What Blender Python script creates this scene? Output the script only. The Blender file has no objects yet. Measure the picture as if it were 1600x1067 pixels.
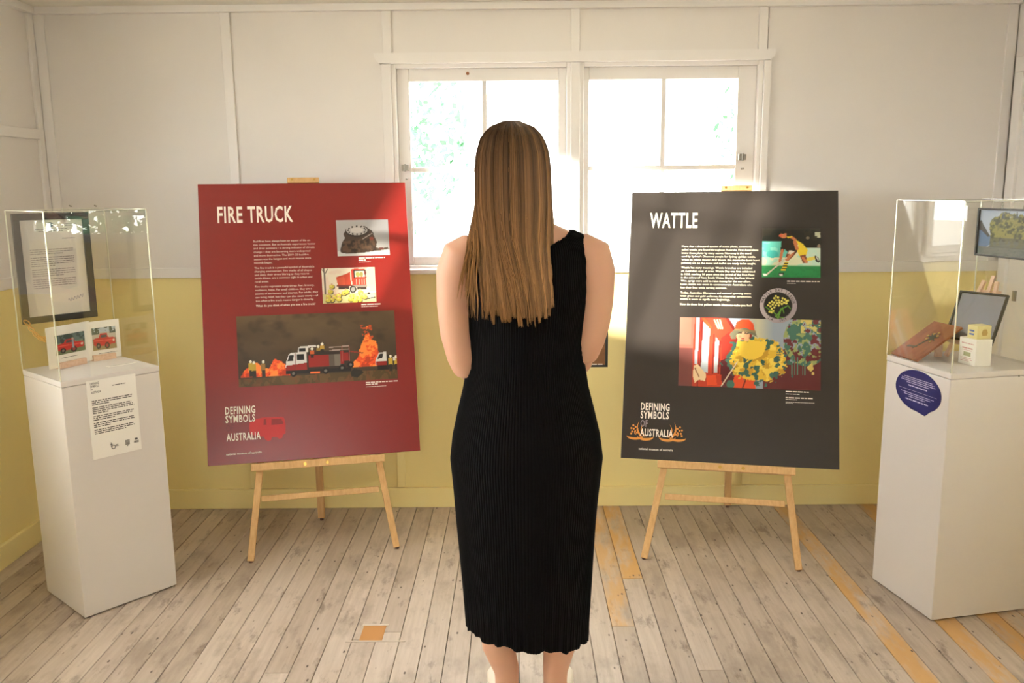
import bpy, bmesh, math, random
import numpy as np
from mathutils import Vector, Matrix
random.seed(7); RNG = np.random.default_rng(7)
S = bpy.context.scene
COL = S.collection

# ------------------------------------------------------------------ camera, sky, exposure
F_PX, PITCH, YAW, ROLL, EYE = 1352.5, .17642, -.0065, .0097, 1.50
def cam_axes():
    cy, sy, cp, sp = math.cos(YAW), math.sin(YAW), math.cos(PITCH), math.sin(PITCH)
    fwd = Vector((sy*cp, cy*cp, -sp)); right = Vector((cy, -sy, 0)); down = fwd.cross(right)
    c, s = math.cos(ROLL), math.sin(ROLL)
    return c*right + s*down, -s*right + c*down, fwd
cr, cd, cf = cam_axes()
cam_d = bpy.data.cameras.new('camera'); cam = bpy.data.objects.new('camera', cam_d); COL.objects.link(cam)
cam_d.sensor_width = 36; cam_d.lens = 36*F_PX/1600; cam_d.clip_start = .05
cam.matrix_world = Matrix(((cr.x, -cd.x, -cf.x, 0), (cr.y, -cd.y, -cf.y, 0), (cr.z, -cd.z, -cf.z, EYE), (0, 0, 0, 1)))
S.camera = cam
W = bpy.data.worlds.new('bright_sky'); S.world = W; W.use_nodes = True
bg = W.node_tree.nodes['Background']; bg.inputs[0].default_value = (.975, .985, 1, 1); bg.inputs[1].default_value = 18.0
S.view_settings.view_transform = 'Standard'; S.view_settings.look = 'None'
S.view_settings.exposure = 0.14; S.view_settings.gamma = 1; S.view_settings.use_curve_mapping = False
S.cycles.max_bounces = 10; S.cycles.diffuse_bounces = 5; S.cycles.glossy_bounces = 3; S.cycles.transparent_max_bounces = 24
S.cycles.use_denoising = True

# added fill lamp just outside the rear window, on top of the sky light
def fill_lamp(name, loc, rot, sx, sy, power, color):
    d = bpy.data.lights.new(name, 'AREA'); d.shape = 'RECTANGLE'; d.size = sx; d.size_y = sy; d.energy = power; d.color = color
    o = bpy.data.objects.new(name, d); COL.objects.link(o); o.location = loc; o.rotation_euler = rot
    return o
fill_lamp('added_fill_rear_window', (0, -2.82, 1.5), (math.radians(90), 0, 0), 1.0, .75, 12, (1, .98, .96))
# low sun slanting in through the side window on to the back wall
SUN_DIR = Vector((1, .80, -.157)).normalized()
sd = bpy.data.lights.new('low_sun', 'SUN'); sd.energy = 19.0; sd.angle = math.radians(1.6); sd.color = (1, .95, .86)
so_ = bpy.data.objects.new('low_sun', sd); COL.objects.link(so_); so_.location = (-8, -5, 4); so_.rotation_euler = SUN_DIR.to_track_quat('-Z', 'Y').to_euler()

# ------------------------------------------------------------------ helpers
def lin(c):
    return tuple((x/12.92 if x <= .04045 else ((x+.055)/1.055)**2.4) for x in [v/255 for v in c])
def lin_np(a):
    a = np.clip(a, 0, 255)/255
    return np.where(a <= .04045, a/12.92, ((a+.055)/1.055)**2.4)

def principled(name, color, rough=.5, spec=.5, metal=0.0, **kw):
    m = bpy.data.materials.new(name); m.use_nodes = True
    b = m.node_tree.nodes['Principled BSDF']
    b.inputs['Base Color'].default_value = (*lin(color), 1); b.inputs['Roughness'].default_value = rough
    b.inputs['Specular IOR Level'].default_value = spec; b.inputs['Metallic'].default_value = metal
    for k, v in kw.items(): b.inputs[k.replace('_', ' ')].default_value = v
    return m
def nodes_of(m): return m.node_tree.nodes, m.node_tree.links, m.node_tree.nodes['Principled BSDF']

def paint_mat(name, color, rough=.6, var=.04, bump=.08, scale=18):
    """brushed house paint: faint tone variation and roller texture"""
    m = principled(name, color, rough, .35); n, l, b = nodes_of(m)
    tc = n.new('ShaderNodeNewGeometry'); nz = n.new('ShaderNodeTexNoise'); nz.inputs['Scale'].default_value = 2.3; nz.inputs['Detail'].default_value = 5
    l.new(tc.outputs['Position'], nz.inputs['Vector'])
    mix = n.new('ShaderNodeMix'); mix.data_type = 'RGBA'
    c = np.array(lin(color)); mix.inputs['A'].default_value = (*(c*(1-var*1.6)), 1); mix.inputs['B'].default_value = (*np.minimum(c*(1+var), 1), 1)
    l.new(nz.outputs['Fac'], mix.inputs['Factor']); l.new(mix.outputs['Result'], b.inputs['Base Color'])
    n2 = n.new('ShaderNodeTexNoise'); n2.inputs['Scale'].default_value = scale*12; l.new(tc.outputs['Position'], n2.inputs['Vector'])
    bp = n.new('ShaderNodeBump'); bp.inputs['Strength'].default_value = bump; bp.inputs['Distance'].default_value = .002
    l.new(n2.outputs['Fac'], bp.inputs['Height']); l.new(bp.outputs['Normal'], b.inputs['Normal'])
    return m

def wood_mat(name, ca, cb, stretch=(40, 40, 3), rough=.55, bump=.1):
    """clear-finished timber: grain lines along local Z of the noise space (object coordinates)"""
    m = principled(name, ca, rough, .4); n, l, b = nodes_of(m)
    tc = n.new('ShaderNodeTexCoord'); mp = n.new('ShaderNodeMapping'); mp.inputs['Scale'].default_value = stretch
    l.new(tc.outputs['Object'], mp.inputs['Vector'])
    nz = n.new('ShaderNodeTexNoise'); nz.inputs['Scale'].default_value = 1.5; nz.inputs['Detail'].default_value = 6; nz.inputs['Roughness'].default_value = .6
    l.new(mp.outputs['Vector'], nz.inputs['Vector'])
    rp = n.new('ShaderNodeValToRGB'); rp.color_ramp.elements[0].position = .3; rp.color_ramp.elements[1].position = .7
    rp.color_ramp.elements[0].color = (*lin(cb), 1); rp.color_ramp.elements[1].color = (*lin(ca), 1)
    l.new(nz.outputs['Fac'], rp.inputs['Fac']); l.new(rp.outputs['Color'], b.inputs['Base Color'])
    bp = n.new('ShaderNodeBump'); bp.inputs['Strength'].default_value = bump; bp.inputs['Distance'].default_value = .001
    l.new(nz.outputs['Fac'], bp.inputs['Height']); l.new(bp.outputs['Normal'], b.inputs['Normal'])
    return m

def clear_mat(name, tint, refl=1.0, rough=0.0, ior=1.49):
    """thin clear sheet: see-through with Fresnel reflection"""
    m = bpy.data.materials.new(name); m.use_nodes = True; n = m.node_tree.nodes; l = m.node_tree.links; n.clear()
    out = n.new('ShaderNodeOutputMaterial'); mx = n.new('ShaderNodeMixShader'); tr = n.new('ShaderNodeBsdfTransparent'); gl = n.new('ShaderNodeBsdfGlossy')
    g = n.new('ShaderNodeNewGeometry'); dp = n.new('ShaderNodeVectorMath'); dp.operation = 'DOT_PRODUCT'; l.new(g.outputs['Incoming'], dp.inputs[0]); l.new(g.outputs['Normal'], dp.inputs[1])
    def math_(op, a, b, clamp=False):
        q = n.new('ShaderNodeMath'); q.operation = op; q.use_clamp = clamp
        for i, v in enumerate((a, b)):
            if v is None: continue
            if isinstance(v, (int, float)): q.inputs[i].default_value = v
            else: l.new(v, q.inputs[i])
        return q.outputs[0]
    f0 = ((ior-1)/(ior+1))**2
    c1 = math_('SUBTRACT', 1.0, math_('ABSOLUTE', dp.outputs['Value'], None), True)
    fres = math_('MULTIPLY_ADD', math_('POWER', c1, 5.0), 1-f0); fres.node.inputs[2].default_value = f0
    tr.inputs['Color'].default_value = (*tint, 1); gl.inputs['Roughness'].default_value = rough
    l.new(math_('MULTIPLY', fres, refl, True), mx.inputs['Fac']); l.new(tr.outputs['BSDF'], mx.inputs[1]); l.new(gl.outputs['BSDF'], mx.inputs[2])
    l.new(mx.outputs['Shader'], out.inputs['Surface'])
    return m

def attr_mat(name, rough=.4, spec=.4, attr='col'):
    m = principled(name, (255, 255, 255), rough, spec); n, l, b = nodes_of(m)
    a = n.new('ShaderNodeAttribute'); a.attribute_name = attr; l.new(a.outputs['Color'], b.inputs['Base Color'])
    return m

def link(o, parent=None):
    COL.objects.link(o)
    if parent is not None: o.parent = parent
    return o
def raw(name, verts, faces, mat, parent=None, smooth=False):
    me = bpy.data.meshes.new(name); me.from_pydata([tuple(v) for v in verts], [], faces); me.update()
    if mat is not None: me.materials.append(mat)
    if smooth: me.polygons.foreach_set('use_smooth', [True]*len(me.polygons))
    return link(bpy.data.objects.new(name, me), parent)
def empty(name, loc=(0, 0, 0), mat=None):
    o = bpy.data.objects.new(name, None); o.empty_display_size = .1; COL.objects.link(o)
    if mat is not None: o.matrix_world = mat
    else: o.location = loc
    return o
def tag(o, label, cat, group=None):
    o['label'] = label; o['category'] = cat
    if group: o['group'] = group
    return o
def struct(o):
    o['kind'] = 'structure'; return o
def bevel(o, w=.002, seg=2):
    b = o.modifiers.new('bevel', 'BEVEL'); b.width = w; b.segments = seg; b.limit_method = 'ANGLE'
    return o

class MB:
    """collects simple solids into one mesh"""
    def __init__(s): s.v = []; s.f = []
    def add(s, vs, fs):
        k = len(s.v); s.v += [tuple(v) for v in vs]; s.f += [tuple(i+k for i in f) for f in fs]; return s
    def box(s, a, b):
        x0, y0, z0 = a; x1, y1, z1 = b
        return s.add([(x0,y0,z0),(x1,y0,z0),(x1,y1,z0),(x0,y1,z0),(x0,y0,z1),(x1,y0,z1),(x1,y1,z1),(x0,y1,z1)],
                     [(0,3,2,1),(4,5,6,7),(0,1,5,4),(1,2,6,5),(2,3,7,6),(3,0,4,7)])
    def bar(s, p, q, w, t, ref=(0, 0, 1)):
        """rectangular bar p->q, w across ref x axis, t along ref"""
        p, q, ref = Vector(p), Vector(q), Vector(ref); d = (q-p).normalized(); a = d.cross(ref).normalized(); b = a.cross(d).normalized()
        vs = []
        for c in (p, q):
            for i, j in ((-1,-1),(1,-1),(1,1),(-1,1)): vs.append(c + a*i*w/2 + b*j*t/2)
        return s.add(vs, [(3,2,1,0),(4,5,6,7),(0,1,5,4),(1,2,6,5),(2,3,7,6),(3,0,4,7)])
    def cyl(s, p, q, r, n=14, r2=None):
        p, q = Vector(p), Vector(q); d = (q-p).normalized(); ref = Vector((0,0,1)) if abs(d.z) < .9 else Vector((1,0,0)); a = d.cross(ref).normalized(); b = d.cross(a)
        r2 = r if r2 is None else r2; vs = []
        for c, rr in ((p, r), (q, r2)):
            for i in range(n): t = 2*math.pi*i/n; vs.append(c + a*rr*math.cos(t) + b*rr*math.sin(t))
        return s.add(vs, [tuple(range(n)), tuple(range(2*n-1, n-1, -1))] + [(i, i+n, (i+1) % n+n, (i+1) % n) for i in range(n)])
    def sheet(s, pts, z0, z1):
        """flat polygon in local xy, from z0 to z1"""
        n = len(pts); ar = sum(pts[i][0]*pts[(i+1) % n][1]-pts[(i+1) % n][0]*pts[i][1] for i in range(n))
        if ar < 0: pts = pts[::-1]
        vs = [(x, y, z0) for x, y in pts] + [(x, y, z1) for x, y in pts]
        return s.add(vs, [tuple(range(n-1, -1, -1)), tuple(range(n, 2*n))] + [(i, (i+1) % n, (i+1) % n+n, i+n) for i in range(n)])
    def torus(s, c, ax, ay, R, r, n=14, m=6, sx=1.0):
        c, ax, ay = Vector(c), Vector(ax).normalized(), Vector(ay).normalized(); az = ax.cross(ay); vs = []
        for i in range(n):
            t = 2*math.pi*i/n; e = ax*math.cos(t)*sx + ay*math.sin(t)
            for j in range(m): u = 2*math.pi*j/m; vs.append(c + e*R + e.normalized()*r*math.cos(u) + az*r*math.sin(u))
        return s.add(vs, [(i*m+j, ((i+1) % n)*m+j, ((i+1) % n)*m+(j+1) % m, i*m+(j+1) % m) for i in range(n) for j in range(m)])
    def build(s, name, mat, parent=None, smooth=False, M=None):
        vs = s.v if M is None else [M @ Vector(v) for v in s.v]
        return raw(name, vs, s.f, mat, parent, smooth)

def frame_matrix(o, x, y):
    """matrix whose local x, y, z are x, y and x cross y"""
    x, y = Vector(x).normalized(), Vector(y).normalized(); z = x.cross(y)
    return Matrix(((x.x, y.x, z.x, o[0]), (x.y, y.y, z.y, o[1]), (x.z, y.z, z.z, o[2]), (0, 0, 0, 1)))

# text -> mesh (built-in font)
def text_raw(s, bold=0.0):
    c = bpy.data.curves.new('t', 'FONT'); c.body = s; c.size = 1; c.offset = bold; c.space_character = 1.0+max(0, bold)*5; c.resolution_u = 2; c.fill_mode = 'BOTH'
    o = bpy.data.objects.new('t', c); COL.objects.link(o)
    dg = bpy.context.evaluated_depsgraph_get(); me = bpy.data.meshes.new_from_object(o.evaluated_get(dg))
    v = np.zeros(len(me.vertices)*3); me.vertices.foreach_get('co', v); v = v.reshape(-1, 3); f = [tuple(p.vertices) for p in me.polygons]
    bpy.data.objects.remove(o); bpy.data.curves.remove(c); bpy.data.meshes.remove(me)
    return v, f
CAP = None
def cap_height():
    global CAP
    if CAP is None: CAP = float(text_raw('H')[0][:, 1].max())
    return CAP
def text_lines(name, items, mat, parent, z=.0008, bold=0.0):
    """items: (string, x, baseline y, cap height, width or None, x scale) joined into one flat print"""
    V, Fc = [], []
    for s, x, y, ch, width, xs in items:
        v, f = text_raw(s, bold); k = ch/cap_height()
        if len(v) == 0: continue
        ex = v[:, 0].max()-v[:, 0].min(); sx = (width/ex) if width else k*xs
        b = len(V)
        for p in v: V.append((x+(p[0]-v[:, 0].min())*sx, y+p[1]*k, z))
        Fc += [tuple(i+b for i in q) for q in f]
    o = raw(name, V, Fc, mat, parent)
    if len(items) > 1: o['kind'] = 'stuff'
    return o
def line_bars(name, rows, mat, parent, z=.0006, seed=1):
    """unreadably small print: rows of word-long strokes. rows: (x, y, width, height)"""
    rr = random.Random(seed); V, Fc = [], []
    for x, y, w, h in rows:
        c = x
        while c < x+w-.0005:
            wl = min(rr.uniform(1.6, 6.5)*h, x+w-c); k = len(V)
            V += [(c, y, z), (c+wl, y, z), (c+wl, y+h, z), (c, y+h, z)]; Fc.append((k, k+1, k+2, k+3)); c += wl+h*.75
    o = raw(name, V, Fc, mat, parent); o['kind'] = 'stuff'; return o

# ------------------------------------------------------------------ flat pictures, painted in code as coloured grids
class Pic:
    def __init__(s, w, h, c=(255, 255, 255)):
        s.w, s.h = w, h; s.a = np.zeros((h, w, 3)); s.a[:] = c
        s.Y, s.X = np.mgrid[0:h, 0:w]; s.X = (s.X+.5)/w; s.Y = (s.Y+.5)/h
    def put(s, m, c, al=1.0):
        m = (m.astype(float) if m.dtype == bool else m)[..., None]*al; s.a = s.a*(1-m) + np.array(c, float)*m
    def mask(s, pts):
        X, Y = s.X, s.Y; ins = np.zeros(X.shape, bool); n = len(pts)
        for i in range(n):
            (x1, y1), (x2, y2) = pts[i], pts[(i+1) % n]
            if y1 == y2: continue
            ins ^= ((y1 > Y) != (y2 > Y)) & (X < (x2-x1)*(Y-y1)/(y2-y1)+x1)
        return ins
    def poly(s, pts, c, al=1.0): s.put(s.mask(pts), c, al)
    def rect(s, x0, y0, x1, y1, c, al=1.0): s.put((s.X >= x0) & (s.X < x1) & (s.Y >= y0) & (s.Y < y1), c, al)
    def ell(s, x, y, rx, ry, c, al=1.0): s.put(((s.X-x)/rx)**2+((s.Y-y)/ry)**2 < 1, c, al)
    def line(s, x0, y0, x1, y1, t, c, al=1.0):
        asp = s.w/s.h; dx, dy = (x1-x0)*asp, y1-y0; L = dx*dx+dy*dy+1e-9
        u = np.clip((((s.X-x0)*asp)*dx+(s.Y-y0)*dy)/L, 0, 1); d = np.hypot((s.X-x0)*asp-u*dx, s.Y-y0-u*dy); s.put(d < t, c, al)
    def noise(s, fx, fy, seed, octv=3):
        r = np.random.default_rng(seed); out = np.zeros(s.X.shape); amp = 1; tot = 0
        for o in range(octv):
            gx, gy = int(fx*2**o)+2, int(fy*2**o)+2; g = r.random((gy+1, gx+1)); x = s.X*(gx-1); y = s.Y*(gy-1)
            xi, yi = x.astype(int), y.astype(int); u, v = x-xi, y-yi; u = u*u*(3-2*u); v = v*v*(3-2*v)
            out += amp*((g[yi, xi]*(1-u)+g[yi, xi+1]*u)*(1-v)+(g[yi+1, xi]*(1-u)+g[yi+1, xi+1]*u)*v); tot += amp; amp *= .55
        return out/tot
    def mesh(s, name, x0, y0, x1, y1, parent, mat, z=.0004, keep=None):
        w, h = s.w, s.h; xs = np.linspace(x0, x1, w); ys = np.linspace(y1, y0, h); gx, gy = np.meshgrid(xs, ys)
        co = np.stack([gx, gy, np.full_like(gx, z)], -1).reshape(-1, 3)
        i = np.arange((h-1)*(w-1)); r, c = i//(w-1), i % (w-1); a = r*w+c
        q = np.stack([a+w, a+w+1, a+1, a], -1)
        if keep is not None:
            k = keep(xs[c], ys[r]); q = q[k]
        me = bpy.data.meshes.new(name); nf = len(q)
        me.vertices.add(len(co)); me.vertices.foreach_set('co', co.ravel()); me.loops.add(nf*4); me.loops.foreach_set('vertex_index', q.ravel().astype(np.int32))
        me.polygons.add(nf); me.polygons.foreach_set('loop_start', np.arange(0, nf*4, 4, dtype=np.int32)); me.update(calc_edges=True)
        at = me.attributes.new('col', 'FLOAT_COLOR', 'POINT'); L = lin_np(s.a).reshape(-1, 3); at.data.foreach_set('color', np.concatenate([L, np.ones((len(L), 1))], 1).ravel())
        me.materials.append(mat); me.validate()
        return link(bpy.data.objects.new(name, me), parent)

# ------------------------------------------------------------------ materials
M_WHITE = paint_mat('white_wall_paint', (232, 227, 222)); M_YEL = paint_mat('yellow_wall_paint', (247, 229, 160)); M_TRIM = paint_mat('white_gloss_trim', (236, 232, 228), .4)
M_YTRIM = paint_mat('yellow_gloss_trim', (248, 231, 164), .4); M_CEIL = paint_mat('ceiling_paint', (234, 230, 220)); M_PLINTH = paint_mat('plinth_white', (216, 209, 203), .45, .02, .03)
M_GLASS = clear_mat('window_glass', (.97, .98, .97), 1.0, 0, 1.5); M_ACR = clear_mat('clear_acrylic', (.985, .985, .97), 1.0, 0, 1.49)
M_EDGE = principled('acrylic_edge', (236, 236, 214), .3, .5, Transmission_Weight=.5); M_METAL = principled('dull_metal', (150, 145, 135), .4, .5, .8)
M_BRASS = principled('brass', (200, 160, 80), .3, .5, .9); M_PINE = wood_mat('easel_pine', (224, 184, 128), (205, 160, 104), (60, 60, 4)); M_PINEP = wood_mat('pale_pink_pine', (232, 200, 176), (215, 178, 150), (80, 80, 8))
M_CREAM = principled('cream_print', (246, 236, 222), .5); M_GREYP = principled('grey_print', (92, 86, 82), .6); M_BLACK = principled('black_frame', (30, 29, 28), .35)
M_PRINT = attr_mat('photo_print', .35); M_PAPER = principled('white_paper', (240, 236, 228), .7); M_DARK = principled('underfloor', (40, 32, 26), .9)

# ------------------------------------------------------------------ the room
XL, XR, YB, YR, ZC = -2.10, 2.18, 3.94, -2.60, 2.285
PANEL = .006
def wall_boxes(u0, u1, z0, z1, holes):
    """rectangles (u0,u1,z0,z1) that fill a wall around its holes"""
    out = []; c = u0
    for a, b, h0, h1 in sorted(holes):
        if a > c: out.append((c, a, z0, z1))
        out += [(a, b, z0, h0), (a, b, h1, z1)]; c = b
    if c < u1: out.append((c, u1, z0, z1))
    return [r for r in out if r[1]-r[0] > 1e-4 and r[3]-r[2] > 1e-4]
WB = (-.56, 1.10, 1.135, 2.035)          # back window opening
HL = (1.07, 2.62, 1.18, 2.03); HR = (1.55, 2.25, 1.13, 1.95); HREAR = (-.55, .55, 1.15, 1.95)

def solid_wall(name, axis, c, t, rects):
    b = MB()
    for u0, u1, z0, z1 in rects:
        if axis == 'y': b.box((u0, min(c, c+t), z0), (u1, max(c, c+t), z1))
        else: b.box((min(c, c+t), u0, z0), (max(c, c+t), u1, z1))
    return struct(b.build(name, M_WHITE))
wall_back = solid_wall('wall_back', 'y', YB+PANEL, .12, wall_boxes(XL-.1, XR+.1, 0, ZC, [WB]))
wall_left = solid_wall('wall_left', 'x', XL-PANEL, -.12, wall_boxes(YR, YB+.1, 0, ZC, [HL]))
wall_right = solid_wall('wall_right', 'x', XR+PANEL, .12, wall_boxes(YR, YB+.1, 0, ZC, [HR]))
wall_rear = solid_wall('wall_rear', 'y', YR-PANEL, -.12, wall_boxes(XL-.1, XR+.1, 0, ZC, [HREAR]))
ceiling = struct(MB().box((XL-.2, YR-.2, ZC), (XR+.2, YB+.2, ZC+.08)).build('ceiling', M_CEIL))

# fibre sheets fixed to the walls: white above the dado, yellow below
DADO0, DADO1 = 1.106, 1.152
def panels(wall, axis, c, t, rects, mat):
    for u0, u1, z0, z1 in rects:
        g = .0015
        a, b = (u0+g, z0+g), (u1-g, z1-g)
        mb = MB()
        if axis == 'y': mb.box((a[0], min(c, c+t), a[1]), (b[0], max(c, c+t), b[1]))
        else: mb.box((min(c, c+t), a[0], a[1]), (max(c, c+t), b[0], b[1]))
        mb.build('wall_panel', mat, wall)
XJ = [XL, -1.257, -.557, .262, 1.075, XR]
for i in range(5):
    panels(wall_back, 'y', YB, PANEL, [(XJ[i], XJ[i+1], 0, DADO1-.02)], M_YEL)
    r = (XJ[i], XJ[i+1], DADO1-.02, ZC)
    panels(wall_back, 'y', YB, PANEL, wall_boxes(*r, [(max(r[0], WB[0]), min(r[1], WB[1]), WB[2], WB[3])] if min(r[1], WB[1])-max(r[0], WB[0]) > .001 else []), M_WHITE)
def side_panels(wall, c, t, hole, zr):
    ys = [YR, -1.3, 0.0, 1.3, 2.6, YB]
    for i in range(5):
        r = (ys[i], ys[i+1])
        hh = [(max(r[0], hole[0]), min(r[1], hole[1]), hole[2], hole[3])] if min(r[1], hole[1])-max(r[0], hole[0]) > .001 else []
        lo = [(a, b, h0, min(h1, DADO1-.02)) for a, b, h0, h1 in hh if h0 < DADO1-.02]
        panels(wall, 'x', c, t, wall_boxes(*r, 0, DADO1-.02, lo), M_YEL)
        panels(wall, 'x', c, t, wall_boxes(*r, DADO1-.02, ZC, [(a, b, max(h0, DADO1-.02), h1) for a, b, h0, h1 in hh]), M_WHITE)
side_panels(wall_left, XL, -PANEL, HL, 1.75); side_panels(wall_right, XR, PANEL, HR, 1.75)
xs = [XL, -.55, .55, XR]
for i in range(3):
    hh = [HREAR] if i == 1 else []
    panels(wall_rear, 'y', YR, -PANEL, wall_boxes(xs[i], xs[i+1], 0, DADO1-.02, [(a, b, h0, DADO1-.02) for a, b, h0, h1 in hh if h0 < DADO1-.02]), M_YEL)
    panels(wall_rear, 'y', YR, -PANEL, wall_boxes(xs[i], xs[i+1], DADO1-.02, ZC, [(a, b, max(h0, DADO1-.02), h1) for a, b, h0, h1 in hh]), M_WHITE)

# cover battens, rails, cornice: children of the wall they are nailed to
BT = .012
def ybox(name, x0, x1, z0, z1, mat, t=BT, wall=wall_back):
    return bevel(MB().box((x0, YB-t, z0), (x1, YB, z1)).build(name, mat, wall), .002)
def xbox(name, side, y0, y1, z0, z1, mat, t=BT):
    x = (XL, XL+t) if side == 'l' else (XR-t, XR)
    return bevel(MB().box((x[0], y0, z0), (x[1], y1, z1)).build(name, mat, wall_left if side == 'l' else wall_right), .002)
for xc in (-1.257, -.557, .262, 1.075):
    if xc == -1.257: ybox('cover_batten', xc-.021, xc+.021, DADO1, ZC-.03, M_TRIM)
    else: ybox('cover_batten', xc-.019, xc+.019, 2.078, ZC-.03, M_TRIM)
    ybox('cover_batten', xc-.019, xc+.019, .10, DADO0, M_YTRIM, .01)
ybox('corner_batten', XL+.012, XL+.055, DADO1, ZC-.03, M_TRIM); ybox('corner_batten', XR-.05, XR-.012, DADO1, ZC-.03, M_TRIM)
ybox('corner_batten', XL+.012, XL+.055, .10, DADO0, M_YTRIM); ybox('corner_batten', XR-.05, XR-.012, .10, DADO0, M_YTRIM)
ybox('cornice', XL, XR, ZC-.03, ZC, M_TRIM, .03)
ybox('dado_rail', XL, -.575, DADO0, DADO1, M_TRIM, .014); ybox('dado_rail', 1.112, XR, DADO0, DADO1, M_TRIM, .014)
xbox('corner_batten', 'l', YB-.055, YB-.012, DADO1, ZC-.03, M_TRIM); xbox('corner_batten', 'l', YB-.055, YB-.012, .10, DADO0, M_YTRIM)
xbox('picture_rail', 'l', YR, HL[0], 1.725, 1.768, M_TRIM, .016); xbox('picture_rail', 'l', HL[1], YB-.055, 1.725, 1.768, M_TRIM, .016); xbox('cornice', 'l', YR, YB-.03, ZC-.03, ZC, M_TRIM, .03)
xbox('dado_rail', 'l', HL[1]+.07, YB-.014, DADO0, DADO1, M_TRIM, .014); xbox('cornice', 'r', YR, YB-.03, ZC-.03, ZC, M_TRIM, .03)
xbox('dado_rail', 'r', HR[1]+.07, 2.95, DADO0, DADO1, M_TRIM, .014)
for xc in (-2.007, -1.894):
    MB().cyl((xc, YB-.016, 1.437), (xc, YB, 1.434), .0028, 8).build('picture_nail', M_METAL, wall_back)
def baseboard(name, a, b):
    mb = MB().box(a, b); return struct(bevel(mb.build(name, M_YTRIM), .004))
baseboard('baseboard_back', (XL, YB-.018, 0), (XR, YB, .097))
baseboard('baseboard_left', (XL, YR, 0), (XL+.018, YB-.018, .097)); baseboard('baseboard_right', (XR-.018, YR, 0), (XR, 2.93, .097)); baseboard('baseboard_rear', (XL, YR, 0), (XR, YR+.018, .097))

# door in the right-hand wall, only its frame edge shows
door = struct(empty('door_1', (XR, 3.4, 0)))
def dpart(name, y0, y1, z0, z1, t, mat): return bevel(MB().box((-t, y0-3.4, z0), (0, y1-3.4, z1)).build(name, mat, door), .003)
dpart('architrave', 3.835, 3.895, 0, 1.965, .022, M_TRIM); dpart('architrave', 2.95, 3.01, 0, 1.965, .022, M_TRIM); dpart('architrave', 2.95, 3.895, 1.965, 2.03, .022, M_TRIM)
dpart('door_leaf', 3.01, 3.835, .01, 1.965, .008, M_TRIM)
MB().box((-.02, .352, .99), (-.008, .366, 1.035)).build('door_latch', M_METAL, door)

# ---- windows
def window(name, axis, c, u0, u1, z0, z1, sashes, rows, out, mat=M_TRIM):
    """frame, sashes with glazing bars and one pane per light. axis 'y': wall at y=c running along x; out = +1/-1 outward"""
    w = struct(empty(name, (0, 0, 0)))
    def bx(nm, a0, a1, b0, b1, d0, d1, m, par=w):
        lo, hi = min(c+out*d0, c+out*d1), max(c+out*d0, c+out*d1)
        mb = MB().box((a0, lo, b0), (a1, hi, b1)) if axis == 'y' else MB().box((lo, a0, b0), (hi, a1, b1))
        o = mb.build(nm, m, par)
        if m is not M_GLASS: bevel(o, .003)
        return o
    for s in sashes:
        a0, a1 = s['x']; f = .02
        bx('jamb', a0, a0+f, z0, z1, -.005, .11, mat); bx('jamb', a1-f, a1, z0, z1, -.005, .11, mat); bx('head', a0+f, a1-f, z1-.018, z1, -.005, .11, mat); bx('jamb_sill', a0+f, a1-f, z0, z0+.018, -.005, .11, mat)
        g0, g1, gz0, gz1 = s['g']
        sash = bx('sash', a0+f, g0, z0+.018, z1-.018, .025, .06, mat)
        bx('sash', g1, a1-f, z0+.018, z1-.018, .025, .06, mat); bx('sash_rail', g0, g1, gz1, z1-.018, .025, .06, mat); bx('sash_rail', g0, g1, z0+.018, gz0, .025, .06, mat)
        ux = [g0] + s['v'] + [g1]; uz = [gz0] + s['h'] + [gz1]; hb = .0105
        for x in s['v']: bx('glazing_bar', x-hb, x+hb, gz0, gz1, .03, .056, mat)
        for z in s['h']:
            for i in range(len(ux)-1): bx('glazing_bar', ux[i]+(hb if i else 0), ux[i+1]-(hb if i < len(ux)-2 else 0), z-hb, z+hb, .03, .056, mat)
        for i in range(len(ux)-1):
            for j in range(len(uz)-1):
                bx('pane', ux[i]+(hb if i else 0), ux[i+1]-(hb if i < len(ux)-2 else 0), uz[j]+(hb if j else 0), uz[j+1]-(hb if j < len(uz)-2 else 0), .042, .045, M_GLASS)
    return w, bx
w1, bx1 = window('window_1', 'y', YB, -.56, .262, WB[2], WB[3], [dict(x=(-.545, .245), g=(-.47, .19, 1.19, 1.963), v=[-.138], h=[1.58])], 2, 1)
w2, bx2 = window('window_2', 'y', YB, .262, 1.10, WB[2], WB[3], [dict(x=(.281, 1.085), g=(.326, .983, 1.19, 1.963), v=[.657], h=[1.58])], 2, 1)
for w, bx, xh, zh in ((w1, bx1, -.495, 1.59), (w2, bx2, 1.008, 1.622)):
    h = MB().box((xh-.016, YB-.002, zh-.014), (xh-.003, YB+.026, zh+.014)); h.box((xh+.003, YB-.002, zh-.012), (xh+.016, YB+.026, zh+.012)); h.cyl((xh, YB, zh-.016), (xh, YB, zh+.016), .004)
    h.build('hinge', M_METAL, w); MB().cyl((xh+.004, YB-.004, zh-.05), (xh+.004, YB+.03, zh-.05), .004).build('catch', M_METAL, w)
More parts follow.
